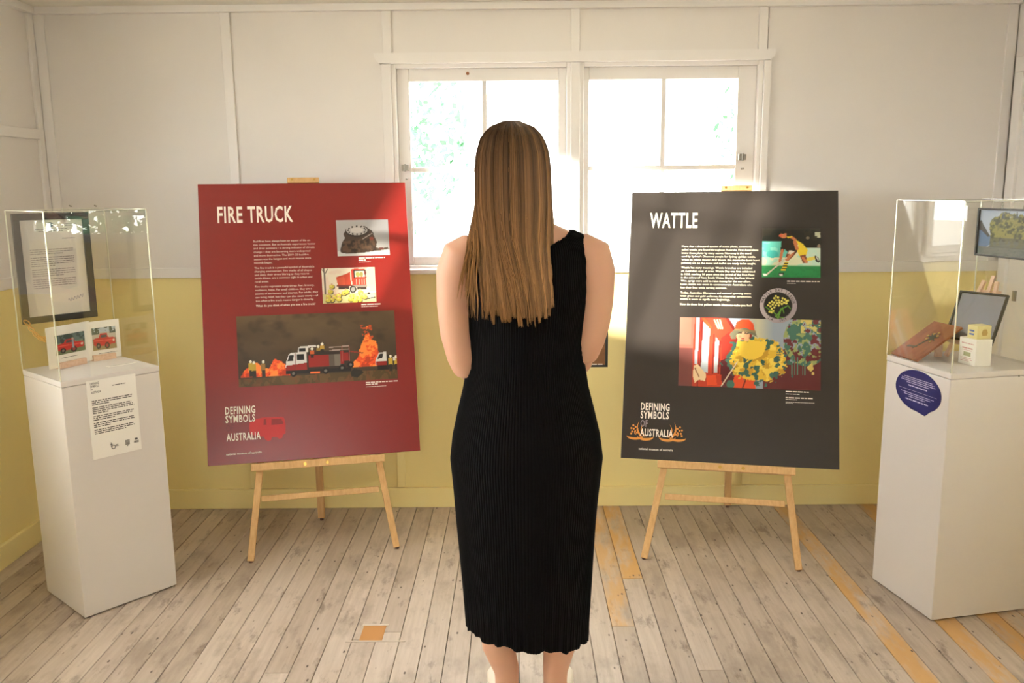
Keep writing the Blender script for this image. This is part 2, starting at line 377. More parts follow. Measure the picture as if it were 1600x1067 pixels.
# shared surround of the two back windows
ybox('window_architrave', -.585, -.545, DADO1, 2.033, M_TRIM, .018); ybox('window_architrave', 1.085, 1.115, DADO1, 2.033, M_TRIM, .018); ybox('window_mullion', .243, .283, DADO1, 2.033, M_TRIM, .02)
lt = MB(); P = [(-.615, 2.078), (1.13, 2.078), (1.13, 2.062), (1.122, 2.046), (1.108, 2.034), (-.59, 2.034), (-.604, 2.046), (-.613, 2.062)]
lt.sheet(P, 0, .03); lt.build('window_lintel', M_TRIM, wall_back, M=frame_matrix((0, YB, 0), (1, 0, 0), (0, 0, 1)))
bevel(MB().box((-.62, YB-.06, 1.118), (1.15, YB+.03, 1.14)).build('window_sill', M_TRIM, wall_back), .005)
MB().cyl((-.21, YB+.02, 1.995), (-.21, YB+.026, 1.995), .007, 10).build('rust_spot', principled('rust', (150, 100, 70), .8), w1)
w3, _ = window('window_3', 'x', XL, *HL, [dict(x=(HL[0], HL[1]), g=(1.13, 2.56, 1.25, 1.98), v=[1.31, 1.58, 1.98], h=[1.80])], 2, -1)
w4, _ = window('window_4', 'x', XR, *HR, [dict(x=(HR[0], HR[1]), g=(1.62, 2.18, 1.19, 1.89), v=[1.9], h=[1.33, 1.47, 1.61, 1.75])], 2, 1)
w5, _ = window('window_5', 'y', YR, *HREAR, [dict(x=(-.55, .55), g=(-.48, .48, 1.22, 1.88), v=[0.0], h=[1.55])], 2, -1)

# ---- floor boards
floor = struct(MB().box((XL-.05, YR-.05, -.06), (XR+.05, YB+.05, -.02)).build('floor', M_DARK))
def plank_material():
    m = principled('weathered_floorboard', (170, 150, 128), .42, .45); n, l, b = nodes_of(m)
    geo = n.new('ShaderNodeNewGeometry'); oi = n.new('ShaderNodeObjectInfo')
    off = n.new('ShaderNodeVectorMath'); off.operation = 'MULTIPLY_ADD'; cmb = n.new('ShaderNodeCombineXYZ')
    l.new(oi.outputs['Random'], cmb.inputs[0]); l.new(oi.outputs['Random'], cmb.inputs[1])
    l.new(cmb.outputs[0], off.inputs[0]); off.inputs[1].default_value = (37, 91, 0); l.new(geo.outputs['Position'], off.inputs[2])
    def noise(scale, sx, sy, det=5, ro=.6):
        mp = n.new('ShaderNodeMapping'); mp.inputs['Scale'].default_value = (sx, sy, 1); l.new(off.outputs[0], mp.inputs['Vector'])
        t = n.new('ShaderNodeTexNoise'); t.inputs['Scale'].default_value = scale; t.inputs['Detail'].default_value = det; t.inputs['Roughness'].default_value = ro
        l.new(mp.outputs['Vector'], t.inputs['Vector']); return t.outputs['Fac']
    def ramp(src, p0, p1, c0, c1):
        r = n.new('ShaderNodeValToRGB'); e = r.color_ramp.elements; e[0].position = p0; e[1].position = p1; e[0].color = (*c0, 1); e[1].color = (*c1, 1); l.new(src, r.inputs['Fac']); return r.outputs['Color']
    def mix(fac, a, bb, mode='MIX'):
        x = n.new('ShaderNodeMix'); x.data_type = 'RGBA'; x.blend_type = mode
        if isinstance(fac, float): x.inputs['Factor'].default_value = fac
        else: l.new(fac, x.inputs['Factor'])
        for s, k in ((a, 'A'), (bb, 'B')):
            if isinstance(s, tuple): x.inputs[k].default_value = (*s, 1)
            else: l.new(s, x.inputs[k])
        return x.outputs['Result']
    grain = noise(6, 9, .6); base = ramp(grain, .25, .78, lin((176, 160, 144)), lin((204, 190, 176)))
    tone = n.new('ShaderNodeValToRGB'); tone.color_ramp.elements[0].color = (.82, .79, .76, 1); tone.color_ramp.elements[1].color = (1.06, 1.05, 1.04, 1); l.new(oi.outputs['Random'], tone.inputs['Fac'])
    base = mix(1.0, base, tone.outputs['Color'], 'MULTIPLY')
    blot = ramp(noise(4.5, 1.6, .7, 5, .65), .50, .66, (0, 0, 0), (1, 1, 1)); base = mix(blot, base, mix(.5, base, lin((128, 112, 96))))
    dark = ramp(noise(9, 1.8, .6, 6, .7), .565, .68, (0, 0, 0), (1, 1, 1)); base = mix(dark, base, mix(.6, base, lin((92, 74, 60))))
    # old orange varnish left on a few boards
    at = n.new('ShaderNodeAttribute'); at.attribute_type = 'OBJECT'; at.attribute_name = 'varnish'
    vm = ramp(noise(9, 1.5, .35, 6, .65), .38, .56, (0, 0, 0), (1, 1, 1)); mm = n.new('ShaderNodeMath'); mm.operation = 'MULTIPLY'; l.new(vm, mm.inputs[0]); l.new(at.outputs['Fac'], mm.inputs[1])
    base = mix(mm.outputs[0], base, mix(.82, base, lin((204, 154, 82))))
    # nail heads, knots
    mp = n.new('ShaderNodeMapping'); mp.inputs['Scale'].default_value = (26, 12, 1); l.new(off.outputs[0], mp.inputs['Vector'])
    vo = n.new('ShaderNodeTexVoronoi'); vo.inputs['Scale'].default_value = 1; l.new(mp.outputs['Vector'], vo.inputs['Vector'])
    sp = ramp(vo.outputs['Distance'], .06, .12, (1, 1, 1), (0, 0, 0)); sel = ramp(vo.outputs['Color'], .44, .46, (0, 0, 0), (1, 1, 1))
    sm = n.new('ShaderNodeMath'); sm.operation = 'MULTIPLY'; l.new(sp, sm.inputs[0]); l.new(sel, sm.inputs[1]); base = mix(sm.outputs[0], base, lin((82, 66, 56)))
    l.new(base, b.inputs['Base Color'])
    bp = n.new('ShaderNodeBump'); bp.inputs['Strength'].default_value = .25; bp.inputs['Distance'].default_value = .002; l.new(grain, bp.inputs['Height']); l.new(bp.outputs['Normal'], b.inputs['Normal'])
    rr = n.new('ShaderNodeMapRange'); rr.inputs['To Min'].default_value = .3; rr.inputs['To Max'].default_value = .6; l.new(grain, rr.inputs['Value']); l.new(rr.outputs[0], b.inputs['Roughness'])
    return m
M_PLANK = plank_material()
PW, GAP = .0805, .0021
rf = random.Random(3); x = XL+.004; k = 0
def row_of(xp): return int((xp-(XL+.004))/PW)
VARN = {row_of(1.22): [(0, 9, 1.0)], row_of(1.52): [(0, 3.5, 1.0)], row_of(1.68): [(0, 9, 1.0)], row_of(1.84): [(0, 9, .9)], row_of(1.76): [(0, 9, .75)],
        row_of(.36): [(3.33, 9, .8)], row_of(.44): [(3.14, 9, 1.0)], row_of(1.93): [(3.2, 9, .9)]}
plank_mesh = {}
def plank(x0, y0, y1, varnish):
    L = round(y1-y0-GAP, 3)
    if L not in plank_mesh:
        w = PW-GAP; c = .0012; h = .02
        vs = []
        for yy in (0, L): vs += [(0, yy, -h), (w, yy, -h), (w, yy, -c), (w-c, yy, 0), (c, yy, 0), (0, yy, -c)]
        fs = [(5, 4, 3, 2, 1, 0), (6, 7, 8, 9, 10, 11)] + [(i, (i+1) % 6, (i+1) % 6+6, i+6) for i in range(6)]
        me = bpy.data.meshes.new('plank'); me.from_pydata(vs, [], fs); me.materials.append(M_PLANK); plank_mesh[L] = me
    o = bpy.data.objects.new('plank', plank_mesh[L]); COL.objects.link(o); o.parent = floor; o.location = (x0, y0, 0); o['varnish'] = float(varnish)
cuts_for = {row_of(.36): [2.78], row_of(.44): [3.15], row_of(-.52): [2.7], row_of(1.52): [3.3]}
while x < XR-.01:
    cuts = cuts_for.get(k)
    if cuts is None: cuts = [round(rf.uniform(2.2, 3.5)*4)/4] if rf.random() < .45 else []
    ys = [YR] + [round(rf.uniform(-1.5, 1.5)*2)/2] + cuts + [YB-.004]
    for a, b in zip(ys[:-1], ys[1:]):
        v = 0
        for y0, y1, am in VARN.get(k, []):
            if (a+b)/2 >= y0-.4 and (a+b)/2 <= y1: v = am
        plank(x, a, b, v)
    x += PW; k += 1

# ------------------------------------------------------------------ poster boards and easels
def pose(w, yaw, tilt, X, Y, Z):
    r = Vector((math.cos(yaw), math.sin(yaw), 0)); nb = Vector((-math.sin(yaw), math.cos(yaw), 0)); up = Vector((0, 0, 1))*math.cos(tilt)+nb*math.sin(tilt)
    o = Vector((X, Y, Z))-r*w/2
    return frame_matrix(o, r, up)
PWD, PHT = .8645, 1.170
MR = pose(PWD, .2233, .2644, -.8415, 3.4656, .395); MK = pose(PWD, -.204, .3735, .85, 3.3869, .3837)
def board(name, M, mat, label):
    e = empty(name, mat=M); tag(e, label, 'poster')
    bevel(MB().box((0, 0, -.008), (PWD, PHT, 0)).build('board', mat, e), .001)
    return e
def poster_mat(name, c, rough):
    m = principled(name, c, rough, .5); return m
red = board('poster_board', MR, poster_mat('red_satin_print', (134, 33, 28), .3), 'red display poster headed FIRE TRUCK on a wooden easel')
blk = board('poster_board', MK, poster_mat('charcoal_satin_print', (52, 46, 42), .27), 'charcoal display poster headed WATTLE on a wooden easel')

def body_text(par, blocks, x, ch, ref, refw, mat, nm):
    v, f = text_raw(ref); sx = refw/(v[:, 0].max()-v[:, 0].min())/(ch/cap_height())
    text_lines(nm, [(s, x, y, ch, None, sx) for s, y in blocks], mat, par, bold=-.004)
# --- red poster
text_lines('title_lettering', [('FIRE TRUCK', .074, 1.005, .066, .307, 1)], M_CREAM, red, bold=.02)
L1 = ['Bushfires have always been an aspect of life on', 'this continent. But as Australia experiences hotter', 'and drier summers \u2013 a strong indicator of climate', 'change \u2013 they are becoming more widespread', 'and more destructive. The 2019\u201320 bushfire', 'season was the longest and most intense since', 'records began.']
L2 = ["The fire truck is a powerful symbol of Australia's", 'changing environment. Fire trucks of all shapes', 'and sizes, their sirens blaring as they race to', 'tackle blazes, are a common sight in urban and', 'rural areas.']
L3 = ['Fire trucks represent many things: fear, bravery,', 'resilience, hope. For small children, they are a', 'source of excitement and interest. For adults, they', 'can bring relief, but they can also cause worry \u2013 all', 'too often a fire truck means danger is close by.']
bl = [(s, .919-.0153*i) for i, s in enumerate(L1)] + [(s, .805-.0145*i) for i, s in enumerate(L2)] + [(s, .726-.0151*i) for i, s in enumerate(L3)]
body_text(red, bl, .214, .0082, L1[1], .254, M_CREAM, 'body_lettering')
text_lines('question_lettering', [('What do you think of when you see a fire truck?', .214, .645, .0084, .242, 1)], M_CREAM, red, bold=.014)
def logo(par):
    for it in (('DEFINING', .075, .205, .029, .119, 1), ('SYMBOLS', .075, .170, .029, .117, 1), ('AUSTRALIA', .076, .096, .029, .135, 1)): text_lines('logo_lettering', [it], M_CREAM, par, z=.0014, bold=.025)
    text_lines('museum_lettering', [('national museum of australia', .073, .038, .0085, .14, 1)], M_CREAM, par, bold=.02)
logo(red)
text_lines('faded_lettering', [('OF', .076, .134, .028, .030, 1)], principled('dark_red_print', (120, 26, 24), .4), red, z=.0012, bold=.02)
tr = [(.167,.150),(.170,.166),(.185,.170),(.196,.178),(.22,.183),(.30,.181),(.308,.176),(.312,.150),(.311,.112),(.300,.106),(.297,.094),(.285,.090),(.276,.098),(.255,.100),(.252,.088),(.240,.084),(.228,.092),(.224,.104),(.20,.108),(.17,.118)]
MB().sheet(tr, 0, .0006).build('truck_silhouette', principled('bright_red_print', (196, 36, 36), .4), red)
wn = MB().sheet([(.255,.150),(.257,.174),(.296,.174),(.304,.156),(.300,.150)], 0, .0009); wn.sheet([(.224,.152),(.226,.176),(.235,.176),(.236,.152)], 0, .0009); wn.build('silhouette_window', principled('deep_red_print', (140, 30, 28), .4), red)

def paint_fire():
    p = Pic(264, 120, (70, 55, 40)); n1 = p.noise(4, 3, 5); n2 = p.noise(9, 6, 6)
    s = np.clip(1-p.Y*.9, 0, 1)*(.55+.8*n1)
    for ch, (a, b) in enumerate(((54, 104), (41, 84), (31, 58))): p.a[..., ch] = a+(b-a)*np.clip(s*1.0, 0, 1)
    p.put(np.clip((n2-.55)*2, 0, .5)*(p.Y < .8), (52, 38, 30))
    g = .885-.05*p.X*.6; gm = p.Y > g; p.put(gm, (104, 78, 46)); p.put(gm*(p.noise(40, 8, 8) > .52), (78, 62, 34), .7); p.put(gm*(p.noise(30, 6, 9) > .6), (120, 70, 40), .5)
    def fire(x0, x1, base, prof, seed):
        nz = p.noise(26, 12, seed, 4); t = (p.X-x0)/(x1-x0); h = np.interp(t, prof[0], prof[1], left=0, right=0)
        m = (p.Y < base) & (p.Y > base-h*(.62+.75*nz)) & (t > 0) & (t < 1); p.put(m, (240, 88, 36)); p.put(m & (nz > .56), (255, 142, 60)); p.put(m & (nz < .4), (196, 62, 26))
    fire(.015, .33, .865, ([0, .15, .3, .45, .55, .68, .78, .88, 1], [.02, .16, .20, .10, .10, .26, .22, .16, .02]), 11)
    fire(.71, .885, .80, ([0, .2, .4, .55, .62, .8, .95, 1], [.04, .14, .30, .48, .54, .34, .34, .1]), 12)
    nz = p.noise(30, 20, 13); p.put((np.abs(p.X-.815-.06*(p.Y-.3)) < .035) & (p.Y > .2) & (p.Y < .45) & (nz > .58), (224, 84, 40), .8)
    R, Wt, K = (150, 36, 30), (214, 210, 206), (30, 26, 24)
    p.rect(.43, .55, .70, .80, (54, 40, 34)); p.rect(.435, .60, .565, .77, R); p.rect(.565, .60, .60, .77, (94, 84, 74)); p.rect(.60, .60, .635, .77, (120, 110, 100)); p.rect(.635, .56, .66, .74, R)
    p.poly([(.29, .80), (.295, .68), (.315, .57), (.33, .55), (.425, .55), (.425, .80)], Wt); p.poly([(.29, .82), (.295, .73), (.425, .70), (.425, .83)], R); p.poly([(.303, .67), (.318, .585), (.345, .58), (.34, .67)], K); p.rect(.365, .575, .41, .66, K); p.rect(.352, .56, .357, .8, (120, 50, 44))
    p.rect(.29, .80, .70, .85, K)
    p.poly([(.37, .55), (.375, .49), (.39, .465), (.485, .46), (.49, .48), (.435, .49), (.435, .55)], Wt); p.rect(.38, .495, .42, .54, K)
    for yy in (.50, .545): p.line(.57, yy, .695, yy-.01, .006, (180, 160, 150))
    for xx in (.65, .695): p.line(xx, .49, xx, .70, .007, (170, 90, 80))
    p.line(.70, .57, .78, .60, .008, (150, 50, 40)); p.rect(.655, .58, .69, .70, R)
    for xx, yy in ((.338, .845), (.54, .83), (.645, .80), (.70, .76)): p.ell(xx, yy, .021, .046, (24, 20, 18)); p.ell(xx, yy, .009, .02, (110, 104, 98))
    p.rect(.445, .835, .505, .862, (250, 120, 60))
    p.poly([(.86, .79), (.862, .70), (.885, .61), (.93, .60), (.93, .80)], Wt); p.rect(.862, .73, .93, .79, R); p.poly([(.872, .70), (.888, .63), (.912, .625), (.905, .69)], K); p.rect(.87, .79, .945, .86, K); p.rect(.93, .64, .95, .84, (40, 32, 28))
    def man(x, y, h, c=(196, 164, 60), legs=(46, 40, 32)):
        p.rect(x-.013, y, x+.013, y+h*.55, c); p.rect(x-.010, y+h*.5, x+.010, y+h, legs); p.ell(x, y-.022, .008, .022, (232, 226, 206))
    man(.078, .67, .19); man(.098, .685, .18); man(.155, .68, .19, (150, 110, 56)); man(.46, .53, .1, (206, 96, 40)); man(.525, .47, .1, (190, 150, 60)); man(.50, .50, .08, (150, 120, 50)); man(.957, .69, .19); man(.994, .70, .17)
    p.rect(.972, .68, .99, .73, (210, 206, 200)); p.poly([(.70, .86), (.72, .82), (.76, .84), (.78, .88), (.74, .95), (.70, .93)], (40, 36, 26))
    return p
paint_fire().mesh('fire_photograph', .133, .313, .786, .608, red, M_PRINT)
def paint_phone():
    p = Pic(96, 68, (168, 164, 162)); p.put(np.clip((p.X-.55)*1.6, 0, 1)*(1-np.abs(p.Y-.45)), (110, 106, 106)); p.put(p.Y > .86, (196, 194, 190)); nz = p.noise(16, 12, 3)
    p.poly([(.07, .90), (.06, .82), (.10, .62), (.16, .50), (.13, .38), (.20, .27), (.34, .17), (.55, .18), (.66, .30), (.72, .48), (.76, .62), (.74, .78), (.84, .80), (.96, .77), (.98, .82), (.84, .86), (.72, .87), (.5, .91), (.2, .93)], (74, 58, 48))
    p.put(p.mask([(.1, .9), (.1, .6), (.7, .5), (.74, .88)]) & (nz > .55), (98, 74, 58)); p.put(p.mask([(.1, .9), (.1, .6), (.7, .5), (.74, .88)]) & (nz < .4), (54, 42, 36))
    p.ell(.40, .32, .23, .165, (60, 50, 44)); p.ell(.39, .29, .20, .135, (178, 172, 166)); p.ell(.39, .29, .12, .075, (196, 190, 184))
    for i in range(12): t = i*math.pi/6; p.ell(.39+.165*math.cos(t), .29+.108*math.sin(t), .018, .022, (58, 50, 46))
    p.line(.50, .53, .68, .38, .012, (150, 140, 132)); p.line(.66, .30, .70, .40, .012, (40, 34, 30)); p.ell(.66, .53, .04, .05, (130, 64, 50)); p.ell(.84, .81, .05, .035, (92, 50, 42))
    return p
paint_phone().mesh('telephone_photograph', .559, .850, .781, 1.007, red, M_PRINT)
def paint_cartoon():
    p = Pic(96, 66, (228, 214, 190)); p.put(p.noise(5, 4, 2) > .55, (224, 196, 176), .6); p.put(p.Y > .72, (206, 194, 140)); p.put((p.X > .8) & (p.Y < .7) & (p.noise(5, 4, 4) > .5), (216, 150, 130), .5)
    K = (52, 44, 40); p.line(.05, .0, .06, .72, .022, (110, 98, 88)); p.line(.06, .18, .12, .02, .012, (110, 98, 88)); p.line(.05, .1, .0, .02, .01, (110, 98, 88))
    p.poly([(.27, .26), (.45, .18), (.53, .12), (.54, .5), (.30, .55)], (186, 70, 48)); p.poly([(.27, .3), (.42, .24), (.43, .5), (.30, .53)], (202, 88, 60)); p.rect(.27, .48, .6, .53, (120, 50, 40))
    p.poly([(.55, .06), (.62, .03), (.80, .05), (.83, .12), (.82, .52), (.56, .52)], (192, 66, 50)); p.poly([(.60, .10), (.79, .10), (.80, .27), (.61, .27)], (206, 206, 186)); p.line(.60, .09, .80, .09, .014, K); p.line(.60, .09, .60, .3, .014, K); p.line(.81, .09, .82, .3, .014, K); p.ell(.67, .20, .04, .07, (160, 160, 90)); p.ell(.74, .2, .035, .07, (150, 140, 80))
    for x in (.64, .69, .74, .79): p.line(x, .34, x, .48, .008, (232, 180, 160))
    p.rect(.55, .50, .83, .56, (140, 130, 120)); p.ell(.57, .62, .065, .10, (60, 56, 54)); p.ell(.57, .62, .038, .06, (150, 146, 140)); p.rect(.3, .53, .5, .6, (70, 56, 50)); p.rect(.65, .56, .82, .64, (70, 56, 50))
    r = random.Random(5)
    for x, y in ((.18, .52), (.15, .66), (.11, .80), (.22, .82), (.30, .78), (.40, .72), (.45, .68), (.30, .88), (.17, .90), (.55, .80), (.52, .90), (.62, .86), (.70, .70), (.73, .80), (.68, .92), (.60, .95), (.78, .84), (.10, .9)):
        p.ell(x+.008, y+.02, .055, .07, K, .8); p.ell(x, y, .048, .062, (206, 186, 74)); p.ell(x-.012, y-.02, .02, .025, (226, 210, 110)); p.ell(x+r.uniform(-.02, .02), y-.062, .018, .026, (206, 160, 126))
    p.ell(.90, .82, .07, .09, (168, 166, 160)); p.ell(.86, .74, .025, .03, K); p.line(.84, .9, .98, .86, .012, K)
    return p
paint_cartoon().mesh('cartoon_picture', .488, .648, .713, .799, red, M_PRINT)
line_bars('caption_lettering', [(.647, .838, .112, .0042), (.647, .829, .03, .004), (.647, .821, .05, .002), (.648, .636, .085, .0042), (.648, .628, .07, .002), (.650, .301, .135, .0042), (.650, .293, .05, .0042), (.650, .284, .085, .0018)], M_CREAM, red, seed=2)

# --- charcoal poster
M_CREAMY = principled('pale_yellow_print', (248, 238, 208), .5)
text_lines('title_lettering', [('WATTLE', .083, 1.006, .065, .204, 1)], M_CREAMY, blk, bold=.02)
K1 = ['More than a thousand species of acacia plants, commonly', 'called wattle, are found throughout Australia. First Australians', 'know these plants by many names. Narranay is the word', "used by Sydney's Dharawal people for Sydney golden wattle.", 'When its yellow flowers first bloom, this means the burri burri', '(whales) are on the move and mullet are ready to be caught.']
K2 = ['Wattle has many meanings. Wattle branches are included', "on Australia's coat of arms. Wattle Day was first celebrated", 'in 1838, marking 50 years since the arrival of the First Fleet', 'in the colony of New South Wales. During the First World', 'War, sprigs were sold to raise money for the war effort.', 'Later, wattle was worn to commemorate Australians who', 'lost their lives while serving overseas.']
K3 = ['Today, Australian Olympians and national sporting teams', 'wear green and gold uniforms. At citizenship ceremonies,', 'wattle is worn to signify new beginnings.']
bl = [(s, .917-.0150*i) for i, s in enumerate(K1)] + [(s, .822-.0147*i) for i, s in enumerate(K2)] + [(s, .711-.0140*i) for i, s in enumerate(K3)]
body_text(blk, bl, .224, .0082, K1[1], .318, M_CREAMY, 'body_lettering')
text_lines('question_lettering', [('How do these first yellow wattle blossoms make you feel?', .224, .660, .0084, .296, 1)], M_CREAMY, blk, bold=.014)
logo(blk)
text_lines('faded_lettering', [('OF', .076, .134, .028, .030, 1)], principled('grey_violet_print', (136, 122, 128), .4), blk, z=.0014, bold=.02)
def wattle_mark(par):
    b = MB(); O = (.143, .0)
    def leaf(cx, cy, rx, ry, a0, a1, w):
        pts = []; n = 12
        for i in range(n+1): t = a0+(a1-a0)*i/n; pts.append((cx+rx*math.cos(t), cy+ry*math.sin(t)))
        for i in range(n, -1, -1):
            t = a0+(a1-a0)*i/n; ww = w*math.sin(math.pi*i/n); pts.append((cx+(rx-ww)*math.cos(t), cy+(ry-ww)*math.sin(t)))
        b.sheet(pts, 0, .0007)
    pi = math.pi
    for sx in (-1, 1):
        X = lambda d: .143+sx*d
        for c, ry in ((.088, .016), (.045, .018)):
            pts = [];
            for i in range(13): t = pi+pi*i/12; pts.append((X(c+.034*math.cos(t)*1.0), .094+ry*math.sin(t)))
            for i in range(12, -1, -1): t = pi+pi*i/12; pts.append((X(c+.034*math.cos(t)), .094+ry*.45*math.sin(t)+.001))
            b.sheet(pts, 0, .0007)
        for base, tip, w in (((.062, .092), (.072, .158), .011), ((.048, .094), (.054, .148), .009), ((.085, .1), (.066, .13), .006)):
            x0, y0 = base; x1, y1 = tip; pts = []
            for i in range(9): t = i/8; pts.append((X(x0+(x1-x0)*t+.012*math.sin(pi*t)-w*.5*(1-t)), y0+(y1-y0)*t))
            for i in range(8, -1, -1): t = i/8; pts.append((X(x0+(x1-x0)*t+.012*math.sin(pi*t)+w*.5*(1-t)), y0+(y1-y0)*t))
            b.sheet(pts, 0, .0007)
        for dx, dy in ((.078, .120), (.086, .132), (.094, .124), (.1, .112), (.088, .113), (.096, .138), (.104, .126), (.080, .108), (.104, .103)):
            b.sheet([(X(dx+.0042*math.cos(t*pi/4)), dy+.0042*math.sin(t*pi/4)) for t in range(8)], 0, .0007)
    return b.build('wattle_emblem', principled('orange_print', (226, 150, 62), .4), par)
wattle_mark(blk)
def paint_hockey():
    p = Pic(100, 92, (28, 30, 24)); nz = p.noise(8, 8, 21)
    p.put((p.Y > .27) & (p.Y < .77), (214, 214, 180)); p.put((p.Y > .27) & (p.Y < .6) & (p.X < .5), (98, 190, 172)); p.put((p.Y > .27) & (p.Y < .77) & (nz > .55), (150, 212, 192), .7); p.put(((p.X-.18)**2/.01+(p.Y-.53)**2/.006 < 1), (70, 180, 168))
    p.put((p.Y > .38) & (p.Y < .77) & (p.X > .7), (196, 218, 200), .8); p.put((p.Y < .40) & (p.X > .62), (30, 30, 24)); p.rect(.9, .09, 1, .2, (190, 190, 160)); p.ell(.78, .2, .03, .03, (130, 116, 96)); p.ell(.97, .36, .03, .03, (150, 130, 110)); p.put((p.Y < .27) & (nz > .55), (48, 42, 32), .8)
    p.put(p.Y > .755, (40, 132, 72)); p.put((p.Y > .755) & (p.Y < .775), (150, 190, 140), .7); p.put((p.Y > .8) & (p.noise(20, 20, 22) > .55), (34, 118, 64), .6)
    SK, SKD, YL, K = (196, 118, 76), (120, 66, 40), (228, 198, 52), (26, 22, 18)
    p.poly([(.38, .22), (.50, .15), (.58, .30), (.62, .46), (.55, .55), (.40, .45), (.36, .32)], (44, 34, 26)); p.poly([(.44, .18), (.50, .15), (.58, .22), (.62, .30), (.60, .44), (.56, .34), (.54, .24)], SK)
    p.poly([(.58, .24), (.70, .32), (.78, .44), (.76, .54), (.66, .60), (.60, .47), (.62, .34)], YL); p.poly([(.42, .18), (.5, .15), (.52, .18), (.45, .21)], YL); p.line(.56, .28, .60, .42, .03, SK)
    p.ell(.37, .14, .055, .07, SK); p.poly([(.31, .08), (.38, .05), (.50, .07), (.52, .16), (.46, .18), (.42, .11), (.33, .12)], (40, 30, 24)); p.ell(.32, .155, .03, .025, (200, 90, 60))
    p.line(.37, .26, .35, .46, .035, (40, 30, 24)); p.line(.35, .45, .31, .68, .026, SK)
    p.poly([(.44, .48), (.58, .47), (.55, .56), (.46, .66), (.42, .68), (.40, .60)], SKD); p.line(.52, .5, .43, .64, .03, SK); p.poly([(.47, .45), (.56, .47), (.5, .53), (.44, .52)], (216, 206, 186))
    p.poly([(.65, .56), (.74, .53), (.78, .64), (.78, .71), (.70, .71)], SKD); p.line(.70, .60, .76, .69, .022, SK)
    for i, c in enumerate((YL, K, YL, K, YL, K, YL)): y = .68+i*.025; p.poly([(.39-.01*i, y), (.46-.008*i, y), (.46-.008*i, y+.027), (.385-.01*i, y+.027)], c)
    p.poly([(.28, .95), (.30, .90), (.38, .90), (.37, .96)], K); p.poly([(.30, .93), (.36, .92), (.36, .965), (.31, .965)], (226, 222, 214)); p.line(.79, .63, .90, .60, .035, (222, 200, 84)); p.poly([(.90, .55), (.95, .58), (.99, .67), (.96, .70), (.91, .66)], K); p.line(.93, .58, .96, .66, .01, (220, 216, 206))
    p.line(.42, .60, .08, .95, .014, (206, 190, 166)); p.poly([(.02, .93), (.08, .92), (.09, .96), (.04, .965)], (236, 232, 220))
    return p
paint_hockey().mesh('hockey_photograph', .558, .787, .793, 1.003, blk, M_PRINT)
def paint_badge():
    p = Pic(84, 84, (186, 172, 172)); d = np.hypot(p.X-.5, p.Y-.5); p.put(np.clip((p.X+p.Y-.9)*.8, 0, .5), (128, 114, 116)); p.put(d < .37, (30, 28, 22)); p.put((d > .36) & (d < .38), (90, 80, 76))
    G = (94, 142, 48); p.line(.5, .86, .58, .60, .022, G); p.line(.44, .82, .64, .84, .016, G); p.line(.5, .84, .44, .80, .02, G); p.line(.30, .62, .46, .76, .014, G); p.line(.46, .80, .62, .56, .014, G); p.line(.60, .60, .76, .50, .016, G); p.line(.76, .50, .82, .58, .014, G); p.line(.62, .6, .66, .72, .012, G); p.line(.18, .55, .3, .64, .016, G)
    for x, y in ((.44, .24), (.40, .30), (.50, .28), (.45, .36), (.52, .36), (.34, .40), (.28, .44), (.40, .42), (.48, .44), (.54, .42), (.60, .38), (.62, .30), (.68, .33), (.72, .38), (.76, .36), (.66, .42), (.72, .44), (.36, .48), (.44, .50), (.52, .50), (.30, .53), (.24, .50), (.40, .56), (.34, .60), (.38, .66), (.28, .68), (.33, .70), (.60, .46)):
        p.ell(x, y, .030, .030, (214, 200, 84)); p.ell(x-.008, y-.008, .012, .012, (240, 232, 150))
    return p
bc, br = (.6245, .666), .0755
bd = paint_badge().mesh('badge_photograph', bc[0]-br, bc[1]-br, bc[0]+br, bc[1]+br, blk, M_PRINT, .0011, keep=lambda x, y: np.hypot(x-bc[0], y-bc[1]) < br-.001)
def ring_text(s, a0, a1, R, ch, up=True):
    V, Fc = [], []
    for i, chr_ in enumerate(s):
        if chr_ == ' ': continue
        a = math.radians(a0+(a1-a0)*i/(len(s)-1)); v, f = text_raw(chr_, .02); k = ch/cap_height(); w = (v[:, 0].max()+v[:, 0].min())/2; b = len(V)
        rot = a-math.pi/2 if up else a+math.pi/2
        for q in v:
            lx, ly = (q[0]-w)*k*.85, (q[1]-cap_height()/2)*k
            V.append((bc[0]+R*math.cos(a)+lx*math.cos(rot)-ly*math.sin(rot), bc[1]+R*math.sin(a)+lx*math.sin(rot)+ly*math.cos(rot), .0016))
        Fc += [tuple(j+b for j in q) for q in f]
    return V, Fc
v1, f1 = ring_text('WATTLE DAY LEAGUE', 165, 10, .065, .0105); v2, f2 = ring_text('S.A.', 236, 256, .065, .010, False); v3, f3 = ring_text('1919', 278, 298, .065, .010, False)
n1, n2 = len(v1), len(v1)+len(v2)
raw('badge_lettering', v1+v2+v3, f1+[tuple(i+n1 for i in q) for q in f2]+[tuple(i+n2 for i in q) for q in f3], principled('dark_print', (48, 42, 42), .5), blk)['kind'] = 'stuff'
